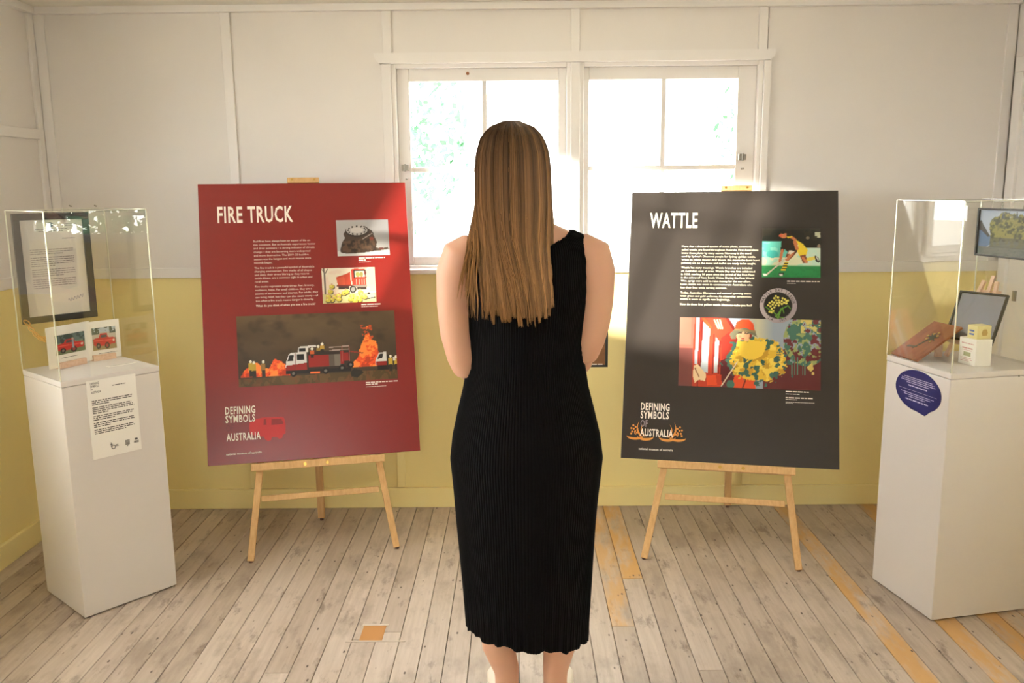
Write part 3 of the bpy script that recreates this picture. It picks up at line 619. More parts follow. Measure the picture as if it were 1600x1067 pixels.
def paint_wattle():
    p = Pic(236, 122, (150, 160, 172)); p.put(np.clip(1-np.abs(p.X-.56)*9, 0, 1)*(p.Y < .4), (216, 206, 160), .8)
    R, RD, O = (190, 62, 40), (120, 36, 28), (226, 82, 42)
    p.poly([(0, 0), (.34, 0), (.42, .25), (.40, .5), (.36, 1), (0, 1)], R); p.poly([(0, 0), (.11, 0), (.09, 1), (0, 1)], (168, 100, 84)); p.put((p.X < .1) & (p.Y > .45), (110, 60, 56), .8); p.put((p.X < .085) & (p.Y < .4), (190, 120, 100), .6)
    p.poly([(.12, 0), (.145, 0), (.135, .68), (.115, .68)], (172, 180, 186)); p.line(.15, 0, .14, 1, .01, RD); p.poly([(.17, .06), (.22, .16), (.21, .80), (.16, .78)], (186, 192, 196)); p.poly([(.16, .02), (.175, 0), (.235, .14), (.22, .17)], O); p.line(.165, .05, .155, .8, .012, RD)
    p.poly([(.262, .28), (.287, .34), (.280, .80), (.252, .79)], (188, 194, 196)); p.line(.25, .25, .245, .8, .01, RD); p.line(.295, .34, .288, .8, .01, RD); p.poly([(.3, .3), (.36, .2), (.42, .3), (.38, .55), (.31, .6)], (150, 46, 34)); p.line(.34, 0, .41, .22, .02, RD)
    for i in range(3): p.line(.25+.02*i, .03, .28+.015*i, .16, .008, (232, 206, 170))
    p.put((p.X > .60) & (p.Y > .44+.1*np.sin(p.X*30)*.3) & (p.noise(14, 9, 31) > .25), (98, 34, 36)); p.put((p.X > .64) & (p.Y > .62), (98, 38, 38)); p.poly([(.3, .62), (.36, .56), (.42, .9), (.4, 1), (.3, 1)], (88, 30, 34))
    nz = p.noise(22, 12, 32, 3); nz2 = p.noise(20, 11, 33, 3)
    tree = ((p.X-.90)/.16)**2+((p.Y-.30)/.36)**2 < 1
    p.put(tree & (nz > .46), (150, 160, 96)); p.put(tree & (nz2 > .55), (66, 108, 92)); p.put(tree & (nz < .36), (106, 40, 44)); p.put((p.X > .86) & (p.Y < .2) & (nz > .5), (206, 190, 110))
    for x in (.80, .82, .84, .875, .89): p.line(x, .55, x, .78, .008, (86, 130, 110))
    p.poly([(.90, .68), (.94, .60), (.95, .70), (.93, .74)], (204, 180, 96)); p.ell(.945, .76, .01, .02, (214, 190, 110))
    p.poly([(.38, .42), (.47, .32), (.53, .40), (.55, 1), (.38, 1), (.42, .7)], O); p.poly([(.40, .40), (.48, .36), (.52, .40), (.44, .50)], (232, 216, 186))
    SKN = (236, 186, 140); p.ell(.46, .24, .052, .115, SKN); p.poly([(.505, .2), (.525, .22), (.515, .32), (.50, .32)], (150, 50, 36)); p.poly([(.36, .24), (.39, .17), (.47, .135), (.54, .19), (.56, .27), (.52, .235), (.46, .19), (.41, .24), (.405, .30), (.375, .30)], (120, 116, 92)); p.poly([(.395, .17), (.41, .06), (.45, .015), (.50, .02), (.53, .08), (.54, .19), (.47, .135)], O); p.line(.4, .165, .54, .19, .014, (150, 130, 90))
    p.line(.425, .215, .445, .215, .008, (70, 50, 44)); p.line(.47, .215, .49, .22, .008, (70, 50, 44)); p.ell(.455, .295, .013, .009, (196, 60, 44)); p.ell(.435, .265, .012, .018, (232, 150, 110), .7)
    bq = (((p.X-.56)/.20)**2+((p.Y-.58)/.30)**2+(nz-.5)*1.3 < 1); p.put(bq, (222, 180, 56)); p.put(bq & (nz2 > .56), (196, 150, 44)); p.put(bq & (p.noise(20, 11, 35) > .6), (238, 206, 84)); p.put(bq & (p.noise(26, 14, 36, 2) > .66), (64, 104, 88)); p.put(bq & (nz > .60) & (p.Y > .5), (52, 88, 84)); p.put((((p.X-.52)/.10)**2+((p.Y-.40)/.2)**2+(nz2-.5) < 1) & (p.Y > .33), (240, 200, 70))
    rim = (((p.X-.56)/.235)**2+((p.Y-.62)/.36)**2+(nz2-.5)*1.6 < 1) & ~bq & (p.Y > .32); p.put(rim & (nz > .55), (58, 100, 88)); p.put(rim & (nz2 > .6), (214, 176, 64))
    p.poly([(.20, .84), (.30, .82), (.32, .97), (.21, .98)], O); p.poly([(.27, .83), (.31, .82), (.31, .97), (.28, .97)], (196, 60, 36)); p.poly([(.11, .70), (.14, .68), (.20, .82), (.195, .92), (.15, .90), (.12, .95), (.105, .85)], (236, 206, 160)); p.line(.12, .74, .15, .86, .008, (150, 90, 60)); p.poly([(.42, .86), (.50, .9), (.54, .88), (.54, 1), (.42, 1)], O); p.line(.48, .88, .46, 1, .01, RD); p.line(.31, .98, .42, .63, .008, (226, 206, 180))
    p.ell(.375, .95, .028, .06, (66, 108, 92)); return p
paint_wattle().mesh('wattle_picture', .226, .313, .794, .607, blk, M_PRINT)
line_bars('caption_lettering', [(.660, .769, .130, .0042), (.660, .761, .035, .002), (.658, .303, .09, .0042), (.658, .294, .055, .0024), (.658, .278, .105, .0042), (.658, .271, .045, .0024), (.658, .261, .112, .0016), (.658, .256, .03, .0016)], M_CREAM, blk, seed=3)

def easel(M, u_feet, u_tops, tray, brace, clip, rear_px, label):
    """three-legged pine display easel; coordinates in the poster's own plane (u, v, w towards the viewer)"""
    base = M @ Vector((.43, -.41, -.02)); e = empty('display_easel', (base.x, base.y, 0)); tag(e, label, 'easel')
    T = Matrix.Translation((-base.x, -base.y, 0)) @ M; nrm = (M.to_3x3() @ Vector((0, 0, 1)))
    vf = -M[2][3]/M[2][1]; Fz = -.0215
    def bar(name, p, q, w, t, ref=None):
        b = MB().bar(T @ Vector(p), T @ Vector(q), w, t, ref or nrm); return bevel(b.build(name, M_PINE, e), .002)
    def at(u0, u1, v): return u0+(u1-u0)*(v-vf)/(0-vf)
    foot = MB()
    cl = (clip[0]+clip[1])/2
    for u0, u1, s in ((u_feet[0], u_tops[0], -1), (u_feet[1], u_tops[1], 1)):
        k = (u1-u0)/(0-vf); top = 1.17; ut = u0+k*(top-vf); lim = cl+s*.02
        if (ut-lim)*s < 0: top = vf+(lim-u0)/k; ut = lim
        bar('leg', (u0, vf+.012, Fz), (ut, top, Fz), .027, .022)
        p = T @ Vector((u0, vf+.014, Fz)); MB().cyl((p.x, p.y, .0), (p.x, p.y, .016), .008, 12).build('rubber_foot', principled('brown_rubber', (90, 60, 50), .7), e)
    bar('mast', (cl, -.005, Fz-.020), (cl, 1.19, Fz-.020), .03, .016)
    bar('tray', (tray[0], -.018, .006), (tray[1], -.018, .006), .030, .055)
    bar('front_lip', (tray[0], -.012, .030), (tray[1], -.012, .030), .020, .008) if False else None
    bar('brace', (brace[0], brace[2], Fz+.001), (brace[1], brace[2], Fz+.001), .024, .014)
    bar('top_clip', (clip[0], 1.183, -.010), (clip[1], 1.183, -.010), .022, .036)
    for u in (clip[0]+.02, clip[1]-.02): MB().cyl(T @ Vector((u, 1.184, .008)), T @ Vector((u, 1.184, .011)), .005, 10).build('clip_screw', M_BRASS, e)
    for u in (cl-.045, cl+.045): MB().cyl(T @ Vector((u, -.018, .033)), T @ Vector((u, -.018, .039)), .007, 12).build('tray_screw', M_BRASS, e)
    MB().cyl(T @ Vector((cl, brace[2], Fz+.006)), T @ Vector((cl, brace[2], Fz+.012)), .011, 16).build('brace_bolt', M_PINE, e)
    rp = Vector((rear_px[0]-base.x, rear_px[1]-base.y, .012)); tp = T @ Vector((cl, 1.10, Fz-.05)); bevel(MB().bar(rp, tp, .030, .020, (0, 1, 0)).build('rear_leg', M_PINE, e), .002)
    MB().cyl((rp.x, rp.y, 0), (rp.x, rp.y, .014), .008, 12).build('rubber_foot', principled('brown_rubber', (90, 60, 50), .7), e)
    return e
easel(MR, (.15, .743), (.206, .682), (.170, .710), (.202, .682, -.150), (.364, .496), (-.908, 3.775), 'pine tripod easel holding the red fire truck poster')
easel(MK, (.110, .714), (.186, .664), (.153, .695), (.186, .660, -.147), (.383, .512), (.986, 3.90), 'pine tripod easel holding the charcoal wattle poster')

# ------------------------------------------------------------------ plinths with acrylic covers
def plinth(f, d1, d2, w1, w2, h, label):
    """f: front corner; d1, d2: the two visible faces' directions"""
    f, d1, d2 = Vector(f), Vector(d1).normalized(), Vector(d2).normalized(); c = f+d1*w1/2+d2*w2/2
    e = empty('display_plinth', (c.x, c.y, 0)); tag(e, label, 'plinth')
    def prism(a, b, z0, z1):
        b_ = MB(); P4 = [f+d1*a+d2*a, f+d1*(w1-a)+d2*a, f+d1*(w1-a)+d2*(w2-a), f+d1*a+d2*(w2-a)]; P4 = [p-Vector((c.x, c.y, 0)) for p in P4]
        b_.add([(p.x, p.y, z0) for p in P4]+[(p.x, p.y, z1) for p in P4], [(3,2,1,0),(4,5,6,7),(0,1,5,4),(1,2,6,5),(2,3,7,6),(3,0,4,7)]); return b_
    bevel(prism(.001, 0, .006, h-.022).build('body', M_PLINTH, e), .0025); bevel(prism(0, 0, h-.0205, h).build('top_board', M_PLINTH, e), .002)
    for a, b in ((.03, .03), (w1-.03, .03), (.03, w2-.03), (w1-.03, w2-.03)):
        p = f+d1*a+d2*b-c; MB().cyl((p.x, p.y, 0), (p.x, p.y, .0065), .012, 10).build('glide', M_DARK, e)
    return e, c
def cover(f, d1, d2, w1, w2, z0, z1, label):
    f, d1, d2 = Vector(f), Vector(d1).normalized(), Vector(d2).normalized(); c = f+d1*w1/2+d2*w2/2; e = empty('acrylic_cover', (c.x, c.y, z0)); tag(e, label, 'display case')
    t = .004; o = f-c; o.z = 0; H = z1-z0; z = Vector((0, 0, 1))
    def pan(p, a, la, b, lb, n, nm='panel', m=M_ACR):
        mb = MB(); q = [p, p+a*la, p+a*la+b*lb, p+b*lb]; mb.add(q+[v+n*t for v in q], [(3,2,1,0),(4,5,6,7),(0,1,5,4),(1,2,6,5),(2,3,7,6),(3,0,4,7)]); mb.build(nm, m, e)
    pan(o+d1*t, d1, w1-2*t, z, H-t, d2); pan(o+d2*(w2-t)+d1*t, d1, w1-2*t, z, H-t, d2); pan(o, d2, w2, z, H-t, d1); pan(o+d1*(w1-t), d2, w2, z, H-t, d1)
    pan(o+z*(H-t), d1, w1, d2, w2, z, 'lid')
    s = .0022
    for a, b in ((0, 0), (w1, 0), (w1, w2), (0, w2)):
        p = o+d1*a+d2*b; MB().bar(p+z*.001, p+z*(H-.001), s*1.5, s*1.5, d1).build('polished_edge', M_EDGE, e)
    for p, q in (((0, 0), (w1, 0)), ((w1, 0), (w1, w2)), ((w1, w2), (0, w2)), ((0, w2), (0, 0))):
        a = o+d1*p[0]+d2*p[1]+z*H; b = o+d1*q[0]+d2*q[1]+z*H; MB().bar(a, b, s, s).build('polished_edge', M_EDGE, e)
    return e, c
LF, LD1, LD2 = (-1.546, 2.849, 0), (.654, .756, 0), (-.756, .654, 0); LH = .866
lp, lc = plinth(LF, LD1, LD2, .348, .335, LH, 'white plinth with a printed information sheet below the framed letter')
cover(LF, LD1, LD2, .346, .333, LH, 1.436, 'clear acrylic display cover over the framed letter and photo cards')
RF, RD1, RD2 = (1.427, 2.794, 0), (-.208, .978, 0), (.978, .208, 0); RH = .882
rp_, rc = plinth(RF, RD2, RD1, .378, .342, RH, 'white plinth with a dark blue speech-bubble sticker')
cover(RF, RD2, RD1, .345, .340, RH, 1.442, 'clear acrylic display cover over the carved plaque and small easel')
def face_frame(par, c, f, d):
    """child frame whose x runs along the face, y up, z outwards"""
    f = Vector(f); M = frame_matrix(f, d, (0, 0, 1)); return Matrix.Translation((-c.x, -c.y, 0)) @ M
ML = face_frame(lp, lc, LF, LD1)
def on_face(o, M): o.matrix_local = M; return o
sheet = on_face(MB().box((.082, .571, -.002), (.256, .853, .0012)).build('information_sheet', M_PAPER, lp), ML)
T = text_lines('logo_lettering', [('DEFINING', .095, .838, .0075, .030, 1), ('SYMBOLS', .095, .828, .0075, .030, 1), ('OF', .095, .8185, .0055, .007, 1), ('AUSTRALIA', .095, .807, .0075, .034, 1)], M_GREYP, sheet, z=.0016, bold=.02)
rows = []; rr = random.Random(9); y = .778
for nl in (3, 4, 3, 3, 3):
    for i in range(nl): rows.append((.095, y, (.148 if i < nl-1 else rr.uniform(.05, .12))*rr.uniform(.93, 1), .0034)); y -= .0066
    y -= .0045
rows.append((.17, .823, .048, .003)); line_bars('body_lettering', rows, M_GREYP, sheet, z=.0016, seed=4)
lg = MB().torus((.1555, .602, .0016), (1, 0, 0), (0, 1, 0), .0065, .0013, 18, 4); lg.box((.147, .603, .0012), (.1495, .620, .002)); lg.box((.1445, .611, .0012), (.153, .6135, .002))
for i in range(4): lg.box((.198, .613-.0045*i, .0012), (.214, .616-.0045*i, .002))
lg.sheet([(.203, .598), (.209, .598), (.206, .593)], .0012, .002); lg.box((.230, .600, .0012), (.247, .6025, .002)); lg.box((.230, .604, .0012), (.247, .6065, .002)); lg.sheet([(.2385+.006*math.cos(a*math.pi/4), .6135+.004*math.sin(a*math.pi/4)) for a in range(8)], .0012, .002); lg.box((.164, .603, .0012), (.174, .605, .002)); lg.box((.164, .607, .0012), (.172, .609, .002))
lg.build('logo_marks', M_GREYP, sheet)['kind'] = 'stuff'
MRF = face_frame(rp_, rc, Vector(RF)+Vector(RD1)*.342, (.208, -.978, 0))
B_C = (.342-.158, .786); pts = []
for i in range(40):
    a = 2*math.pi*i/40; pts.append((B_C[0]+.120*math.cos(a)*(1), B_C[1]+.072*math.sin(a)))
pts = [q for q in pts if not (q[1] < B_C[1]-.055 and q[0] > B_C[0]+.0 and q[0] < B_C[0]+.06)]
k = next(i for i in range(len(pts)) if pts[i][1] < B_C[1]-.05 and pts[i][0] >= B_C[0]+.05) if any(q[1] < B_C[1]-.05 and q[0] >= B_C[0]+.05 for q in pts) else len(pts)
pts.insert(k, (B_C[0]+.045, B_C[1]-.078))
bub = on_face(MB().sheet(pts, -.002, .0012).build('speech_bubble_sticker', principled('navy_vinyl', (32, 30, 98), .4), rp_), MRF)
rows = [(B_C[0]-w/2, B_C[1]+y, w, h) for w, y, h in ((.15, .040, .0026), (.175, .0335, .0026), (.18, .027, .0026), (.12, .0205, .0026), (.10, .010, .0042), (.20, -.004, .0012), (.175, -.016, .0026), (.14, -.0225, .0026), (.09, -.029, .0026), (.12, -.040, .0042))]
line_bars('sticker_lettering', rows, principled('pale_print', (196, 190, 222), .5), bub, z=.0016, seed=5)
MB().cyl((.26, .860, .001), (.26, .860, .003), .003, 10).build('screw', M_METAL, rp_).matrix_local = face_frame(rp_, rc, RF, RD2)

# ---- things in the left case
def in_case(f, d1, d2): 
    f, d1, d2 = Vector(f), Vector(d1), Vector(d2); return lambda a, b, z: f+d1*a+d2*b+Vector((0, 0, z))
LC = in_case(LF, LD1, LD2)
fr_o = LC(.010, .318, 1.030); fr = empty('framed_letter', mat=frame_matrix(fr_o, LD1, (0, 0, 1))); tag(fr, 'black framed typed letter hanging in the acrylic case', 'frame')
FW, FH = .264, .394
def frame_bars(par, w, h, b, d, mat):
    for a, c in (((0, 0), (w, b)), ((0, h-b), (w, h)), ((0, b), (b, h-b)), ((w-b, b), (w, h-b))): bevel(MB().box((a[0], a[1], 0), (c[0], c[1], d)).build('frame_bar', mat, par), .0015)
frame_bars(fr, FW, FH, .024, .014, M_BLACK)
ltr = MB().box((.020, .018, .002), (FW-.020, FH-.020, .006)).build('letter', principled('letter_paper', (226, 220, 214), .6), fr)
rows = [(.075, .335, .11, .003), (.085, .328, .085, .003), (.17, .352, .05, .002), (.17, .346, .05, .002), (.165, .30, .045, .0026)]; y = .262
for nl in (3, 5, 4, 5):
    for i in range(nl): rows.append((.05, y, .15 if i < nl-1 else rr.uniform(.05, .13), .0028)); y -= .0075
    y -= .006
line_bars('typed_lines', rows, principled('faded_ink', (140, 134, 136), .7), ltr, z=.0064, seed=6)
sg = MB(); pr = None
for i in range(26):
    q = Vector((.165+i*.0022, .072+.006*math.sin(i*1.3)+i*.0006, .0066)); 
    if pr is not None: sg.bar(pr, q, .0012, .0006)
    pr = q
sg.sheet([(.128+.010*math.cos(a*math.pi/5), .352+.009*math.sin(a*math.pi/5)) for a in range(10)], .006, .0066); sg.build('signature_and_crest', principled('blue_ink', (96, 98, 128), .6), ltr)['kind'] = 'stuff'
MB().box((.022, .022, .0085), (FW-.022, FH-.022, .0105)).build('glazing', clear_mat('frame_glass', (1, 1, 1), 1.6, 0, 1.5), fr)
for u in (.06, FW-.06):
    hk = MB().box((u-.002, FH-.01, -.003), (u+.002, FH+.002, -.001)); hk.build('hook', M_METAL, fr)
M_CHAIN = principled('amber_chain', (216, 158, 64), .3)
c0, c1 = Vector((.010, .008, .020)), Vector((.060, -.055, .060))
for i in range(11):
    t = i/10; p = c0.lerp(c1, t); p.y -= .02*math.sin(math.pi*t); ax = (c1-c0).normalized(); ay = Vector((0, 0, 1)) if i % 2 else ax.cross(Vector((0, 0, 1))).normalized()
    MB().torus(p, ax, ay.cross(ax).cross(ax)*-1 if False else ay, .0066, .0021, 12, 6, 1.9).build('chain_link', M_CHAIN, fr, True)
def paint_truck(seed, old):
    p = Pic(60, 44, (132, 150, 120)); n = p.noise(8, 6, seed)
    if old: p.put(p.Y < .35, (186, 198, 206)); p.rect(0, .22, 1, .5, (196, 186, 170)); p.put((p.Y < .3) & (n > .55), (84, 96, 84)); p.put(p.Y > .78, (150, 132, 90))
    else: p.put(p.Y < .4, (92, 112, 110)); p.put((p.Y < .5) & (n > .5), (60, 76, 70)); p.put(p.Y > .75, (110, 120, 84))
    R = (190, 44, 38)
    p.poly([(.04, .72), (.06, .48), (.28, .44), (.34, .28), (.62, .28), (.66, .46), (.94, .5), (.95, .76), (.5, .82), (.1, .80)], R); p.poly([(.37, .33), (.6, .33), (.62, .45), (.35, .45)], (70, 74, 78)); p.line(.08, .56, .92, .60, .02, (224, 96, 80)); p.ell(.24, .80, .09, .13, (30, 28, 28)); p.ell(.60, .82, .10, .14, (30, 28, 28)); p.ell(.60, .82, .05, .07, (150, 60, 54)); p.ell(.24, .8, .04, .06, (120, 110, 100)); p.ell(.88, .62, .04, .06, (230, 220, 200))
    if not old: p.rect(.55, .3, .62, .75, (150, 160, 170)); p.ell(.58, .28, .03, .06, (200, 170, 150))
    return p
def photo_card(o, d, w, h, ph, old, seed, hw, label):
    M = frame_matrix(o, d, (0, 0, 1)); e = empty('photo_card', mat=M); tag(e, label, 'photograph')
    bevel(MB().box((0, .004, -.0012), (w, h, 0)).build('card', M_PAPER, e), .0004)
    paint_truck(seed, old).mesh('truck_photograph', *ph, e, M_PRINT, .0004)
    line_bars('caption_lettering', [(ph[0]+.02, ph[1]-.014, .07, .002)], M_GREYP, e, .0004, seed)
    b = MB().box((hw[0], 0, .0006), (hw[1], .022, .014)); b.box((hw[0], 0, -.013), (hw[1], .022, -.0018)); b.box((hw[0], 0, -.0018), (hw[1], .0035, .0006)); bevel(b.build('wooden_holder', M_PINEP, e), .001)
    return e
cd_ = (Vector((-1.610, 3.218, 0))-Vector((-1.683, 3.046, 0))).normalized()
photo_card(LC(.052, .225, LH), cd_, .186, .155, (.034, .049, .160, .121), False, 41, (.035, .150), 'white photo card of a red fire engine, nearest the front of the case')
photo_card(LC(.160, .285, LH), Vector(LD1), .182, .150, (.076, .038, .166, .124), True, 42, (.07, .155), 'white photo card of an old red fire truck behind the other card')
lb = MB(); lb.box((-.055, -.012, 0), (.055, .012, .0015)); lo = lb.build('caption_strip', M_PAPER); lo.matrix_world = frame_matrix(LC(.27, .13, LH), LD1, LD2); tag(lo, 'small white caption strip lying flat on the plinth top', 'label')
line_bars('caption_lettering', [(-.045, .002, .09, .003), (-.045, -.005, .07, .003)], M_GREYP, lo, .0019, 8)

# ---- things in the right case
RC = in_case(RF, RD1, RD2)
tl = math.radians(33); pd = (Vector(RD2)*math.cos(tl)+Vector((0, 0, 1))*math.sin(tl))
plq = empty('carved_plaque', mat=frame_matrix(RC(.334, .009, RH+.0075), -Vector(RD1), pd)); tag(plq, 'dark wooden plaque with a carved wattle sprig, propped at a slant', 'plaque')
bevel(MB().box((0, 0, -.008), (.148, .204, 0)).build('wood_panel', wood_mat('oiled_redwood', (156, 94, 50), (126, 72, 36), (30, 8, 30)), plq), .0015)
sp = MB()
for i in range(7):
    a = math.radians(-60+i*38); r = .032; sp.sheet([(.085+.006*math.cos(a+1.57), .120+.006*math.sin(a+1.57)), (.085+r*math.cos(a), .120+r*math.sin(a)), (.085-.006*math.cos(a+1.57), .120-.006*math.sin(a+1.57))], -.0005, .0012)
sp.sheet([(.06, .05), (.066, .05), (.09, .12), (.083, .12)], -.0005, .0012); sp.sheet([(.03, .05), (.075, .058), (.075, .064), (.03, .06)], -.0005, .0012); sp.build('carved_sprig', principled('green_stain', (74, 72, 44), .6), plq)
fl = MB()
for x_, y_ in ((.070, .110), (.10, .135), (.075, .14), (.10, .10), (.06, .125), (.09, .15)): fl.sheet([(x_+.005*math.cos(a*math.pi/3), y_+.005*math.sin(a*math.pi/3)) for a in range(6)], -.0005, .0016)
fl.build('carved_blossom', principled('yellow_stain', (176, 140, 60), .6), plq)
# prop behind the plaque
q = RC(.26, .150, RH); p2 = q+Vector((0, 0, .060)); pr_ = MB().bar(plq.matrix_world.inverted() @ q, plq.matrix_world.inverted() @ p2, .03, .006, (1, 0, 0)); pr_.build('prop', M_PINEP, plq)
# small easel with framed picture
PX = pose(.178, -1.034, .429, 1.601, 3.033, .942); pic = empty('framed_picture', mat=PX); tag(pic, 'black framed glossy picture leaning on the miniature easel', 'frame')
frame_bars(pic, .178, .186, .008, .012, M_BLACK)
MB().box((.006, .006, .001), (.172, .180, .005)).build('picture_print', principled('reflection_tinted_print', (116, 124, 148), .5), pic)  # print colour carries the pale blue reflection of its glass
MB().box((.007, .007, .0065), (.171, .179, .0085)).build('glazing', clear_mat('picture_glass', (1, 1, 1), 2.6, .02, 1.5), pic)
me_o = PX @ Vector((.089, 0, -.03)); me_ = empty('miniature_easel', (me_o.x, me_o.y, RH)); tag(me_, 'miniature pale wooden easel standing in the acrylic case', 'easel'); TM = Matrix.Translation((-me_o.x, -me_o.y, -RH)) @ PX
nx = PX.to_3x3() @ Vector((0, 0, 1)); vfl = -(PX[2][3]-RH)/PX[2][1]
def mb_bar(nm, p, q, w, t, ref=None): bevel(MB().bar(TM @ Vector(p), TM @ Vector(q), w, t, ref or nx).build(nm, M_PINEP, me_), .001)
mb_bar('leg', (.020, vfl+.005, -.007), (.066, .235, -.007), .013, .012); mb_bar('leg', (.158, vfl+.005, -.007), (.112, .235, -.007), .013, .012); mb_bar('mast', (.089, -.01, -.020), (.089, .258, -.014), .013, .010)
mb_bar('crossbar', (.050, .200, -.0245), (.128, .200, -.0245), .014, .003); mb_bar('ledge', (.02, -.006, .004), (.125, -.006, .004), .010, .026)
rb = TM @ Vector((.089, .19, -.024)); rf_ = Vector((rb.x+.006, rb.y+.012, .004)); bevel(MB().bar(rf_, rb, .013, .010, (0, 1, 0)).build('rear_leg', M_PINEP, me_), .001)
# cartons
def carton(nm, a, b, w1, w2, h, z, mat, label, cat='box'):
    e = empty(nm, mat=frame_matrix(RC(a, b, z), RD2, RD1)); tag(e, label, cat); bevel(MB().box((0, 0, 0), (w2, w1, h)).build('carton_body', mat, e), .0015); return e
bxw = carton('white_carton', .075, .150, .082, .062, .092, RH, M_PAPER, 'white printed carton standing beside the plaque')
side = lambda e, w1: frame_matrix((0, w1, 0), (0, -1, 0), (0, 0, 1))
rows = line_bars('carton_lettering', [(.012, .072, .058, .003), (.016, .055, .05, .0045), (.018, .049, .046, .002), (.012, .022, .05, .0018), (.012, .017, .055, .0018), (.012, .012, .04, .0018)], principled('pink_print', (206, 150, 146), .6), bxw, .0006, 10); rows.matrix_local = side(bxw, .082)
pn = MB().sheet([(.024, .030), (.058, .030), (.058, .044), (.024, .044)], 0, .0005).build('carton_picture', principled('olive_print', (170, 172, 130), .6), bxw); pn.matrix_local = side(bxw, .082)
tin = carton('small_carton', .082, .156, .048, .054, .046, RH+.0925, principled('cream_card', (222, 210, 150), .5), 'small cream and blue packet on top of the white carton')
pb = MB().box((.010, .024, 0), (.032, .030, .0006)); pb.box((.010, .012, 0), (.032, .018, .0006)); pb = pb.build('blue_stripe', principled('blue_print', (86, 112, 178), .5), tin); pb.matrix_local = side(tin, .048)
pg = MB().sheet([(.02, .012), (.036, .012), (.040, .022), (.034, .034), (.022, .034), (.016, .022)], 0, .0006).build('packet_emblem', principled('ochre_print', (184, 152, 82), .5), tin); pg.matrix_local = frame_matrix((0, 0, 0), (1, 0, 0), (0, 0, 1))
# landscape picture hung on the rear panel of the right case
lo_ = RC(.334, .337, 1.238); ls = empty('framed_landscape', mat=frame_matrix(lo_, -Vector(RD1), (0, 0, 1))); tag(ls, 'black framed landscape photo of trees hanging in the acrylic case', 'frame')
frame_bars(ls, .30, .172, .007, .012, M_BLACK)
def paint_land():
    p = Pic(120, 70, (178, 192, 214)); p.put(np.clip(p.Y*1.2, 0, 1), (210, 214, 220), .7); n = p.noise(14, 9, 51, 4); n2 = p.noise(24, 16, 52, 3)
    p.poly([(0, .28), (.06, .32), (.2, .60), (.22, .75), (0, .95)], (92, 122, 164)); p.poly([(0, .26), (.03, .24), (.08, .36), (.2, .58), (.16, .60), (.06, .48), (0, .45)], (64, 62, 58)); p.put(p.Y > .80+.1*(.25-p.X)*(p.X < .25), (98, 104, 104))
    for cx, cy, rx, ry in ((.30, .42, .12, .26), (.42, .36, .12, .30), (.55, .40, .12, .30), (.68, .42, .14, .30), (.82, .40, .14, .34), (.95, .45, .12, .3)):
        m = ((p.X-cx)/rx)**2+((p.Y-cy)/ry)**2+(n-.5)*1.2 < 1; p.put(m, (112, 112, 62)); p.put(m & (n2 > .52), (150, 146, 78)); p.put(m & (n2 < .4), (76, 80, 52))
    p.poly([(.36, .18), (.385, .02), (.41, .18)], (72, 84, 98)); p.poly([(.58, .16), (.60, .0), (.63, .18)], (72, 84, 98)); p.put((p.Y > .6) & (p.Y < .82) & (p.X > .2), (74, 76, 66), .75); p.put((p.Y > .6) & (p.Y < .8) & (p.X > .2) & (n2 > .55), (110, 108, 76), .8); p.put(p.Y > .82, (112, 116, 112)); p.put((p.Y > .84) & (n > .5), (88, 98, 94), .6)
    return p
paint_land().mesh('landscape_photograph', .006, .006, .294, .166, ls, M_PRINT, .003)
MB().box((.007, .007, .0065), (.293, .165, .0085)).build('glazing', clear_mat('landscape_glass', (1, 1, 1), 1.0, 0, 1.5), ls)
MB().box((.1, .165, -.004), (.104, .185, -.001)).build('hook', M_METAL, ls); MB().box((.2, .165, -.004), (.204, .185, -.001)).build('hook', M_METAL, ls)

# ---- taped repair on the floor
tp = empty('floor_patch', (-.515, 2.745, 0)); tag(tp, 'small square orange patch taped to the grey floorboards', 'patch')
MB().box((-.028, -.055, -.0005), (.050, .055, .0010)).build('orange_patch', principled('orange_varnish', (190, 138, 84), .3), tp)
MB().box((-.034, .048, 0), (.058, .058, .0016)).build('tape_strip', principled('clear_tape', (214, 202, 188), .15), tp); MB().box((-.072, -.062, 0), (.130, -.053, .0016)).build('tape_strip', principled('clear_tape', (206, 192, 176), .15), tp)

# ------------------------------------------------------------------ the woman
SKIN = principled('skin', (222, 172, 145), .5, .4, Subsurface_Weight=.12, Subsurface_Scale=.02)
SKIN.node_tree.nodes['Principled BSDF'].inputs['Subsurface Radius'].default_value = (1, .35, .2)
WX, WY = .021, 2.28
def tube(path, n=20, squash=None):
    """closed loft through (point, r) or (point, ra, rb, axis) rings"""
    mb = MB(); P = [Vector(p[0]) for p in path]; rings = []
    for i, it in enumerate(path):
        d = (P[min(i+1, len(P)-1)]-P[max(i-1, 0)]).normalized(); ref = Vector(it[3]) if len(it) > 3 else (Vector((0, 1, 0)) if abs(d.y) < .8 else Vector((1, 0, 0)))
        a = (ref-d*ref.dot(d)).normalized(); b = d.cross(a); ra = it[1]; rb = it[2] if len(it) > 2 else ra
        rings.append([P[i]+a*ra*math.cos(2*math.pi*k/n)+b*rb*math.sin(2*math.pi*k/n) for k in range(n)])
    vs = [v for r in rings for v in r]; fs = [(i*n+k, i*n+(k+1) % n, (i+1)*n+(k+1) % n, (i+1)*n+k) for i in range(len(rings)-1) for k in range(n)]
    d0 = (P[1]-P[0]).normalized(); d1 = (P[-1]-P[-2]).normalized(); k0 = len(vs); vs += [P[0]-d0*path[0][1]*.5, P[-1]+d1*path[-1][1]*.6]
    fs += [(k0, (k+1) % n, k) for k in range(n)] + [(k0+1, (len(rings)-1)*n+k, (len(rings)-1)*n+(k+1) % n) for k in range(n)]
    return mb.add(vs, fs)
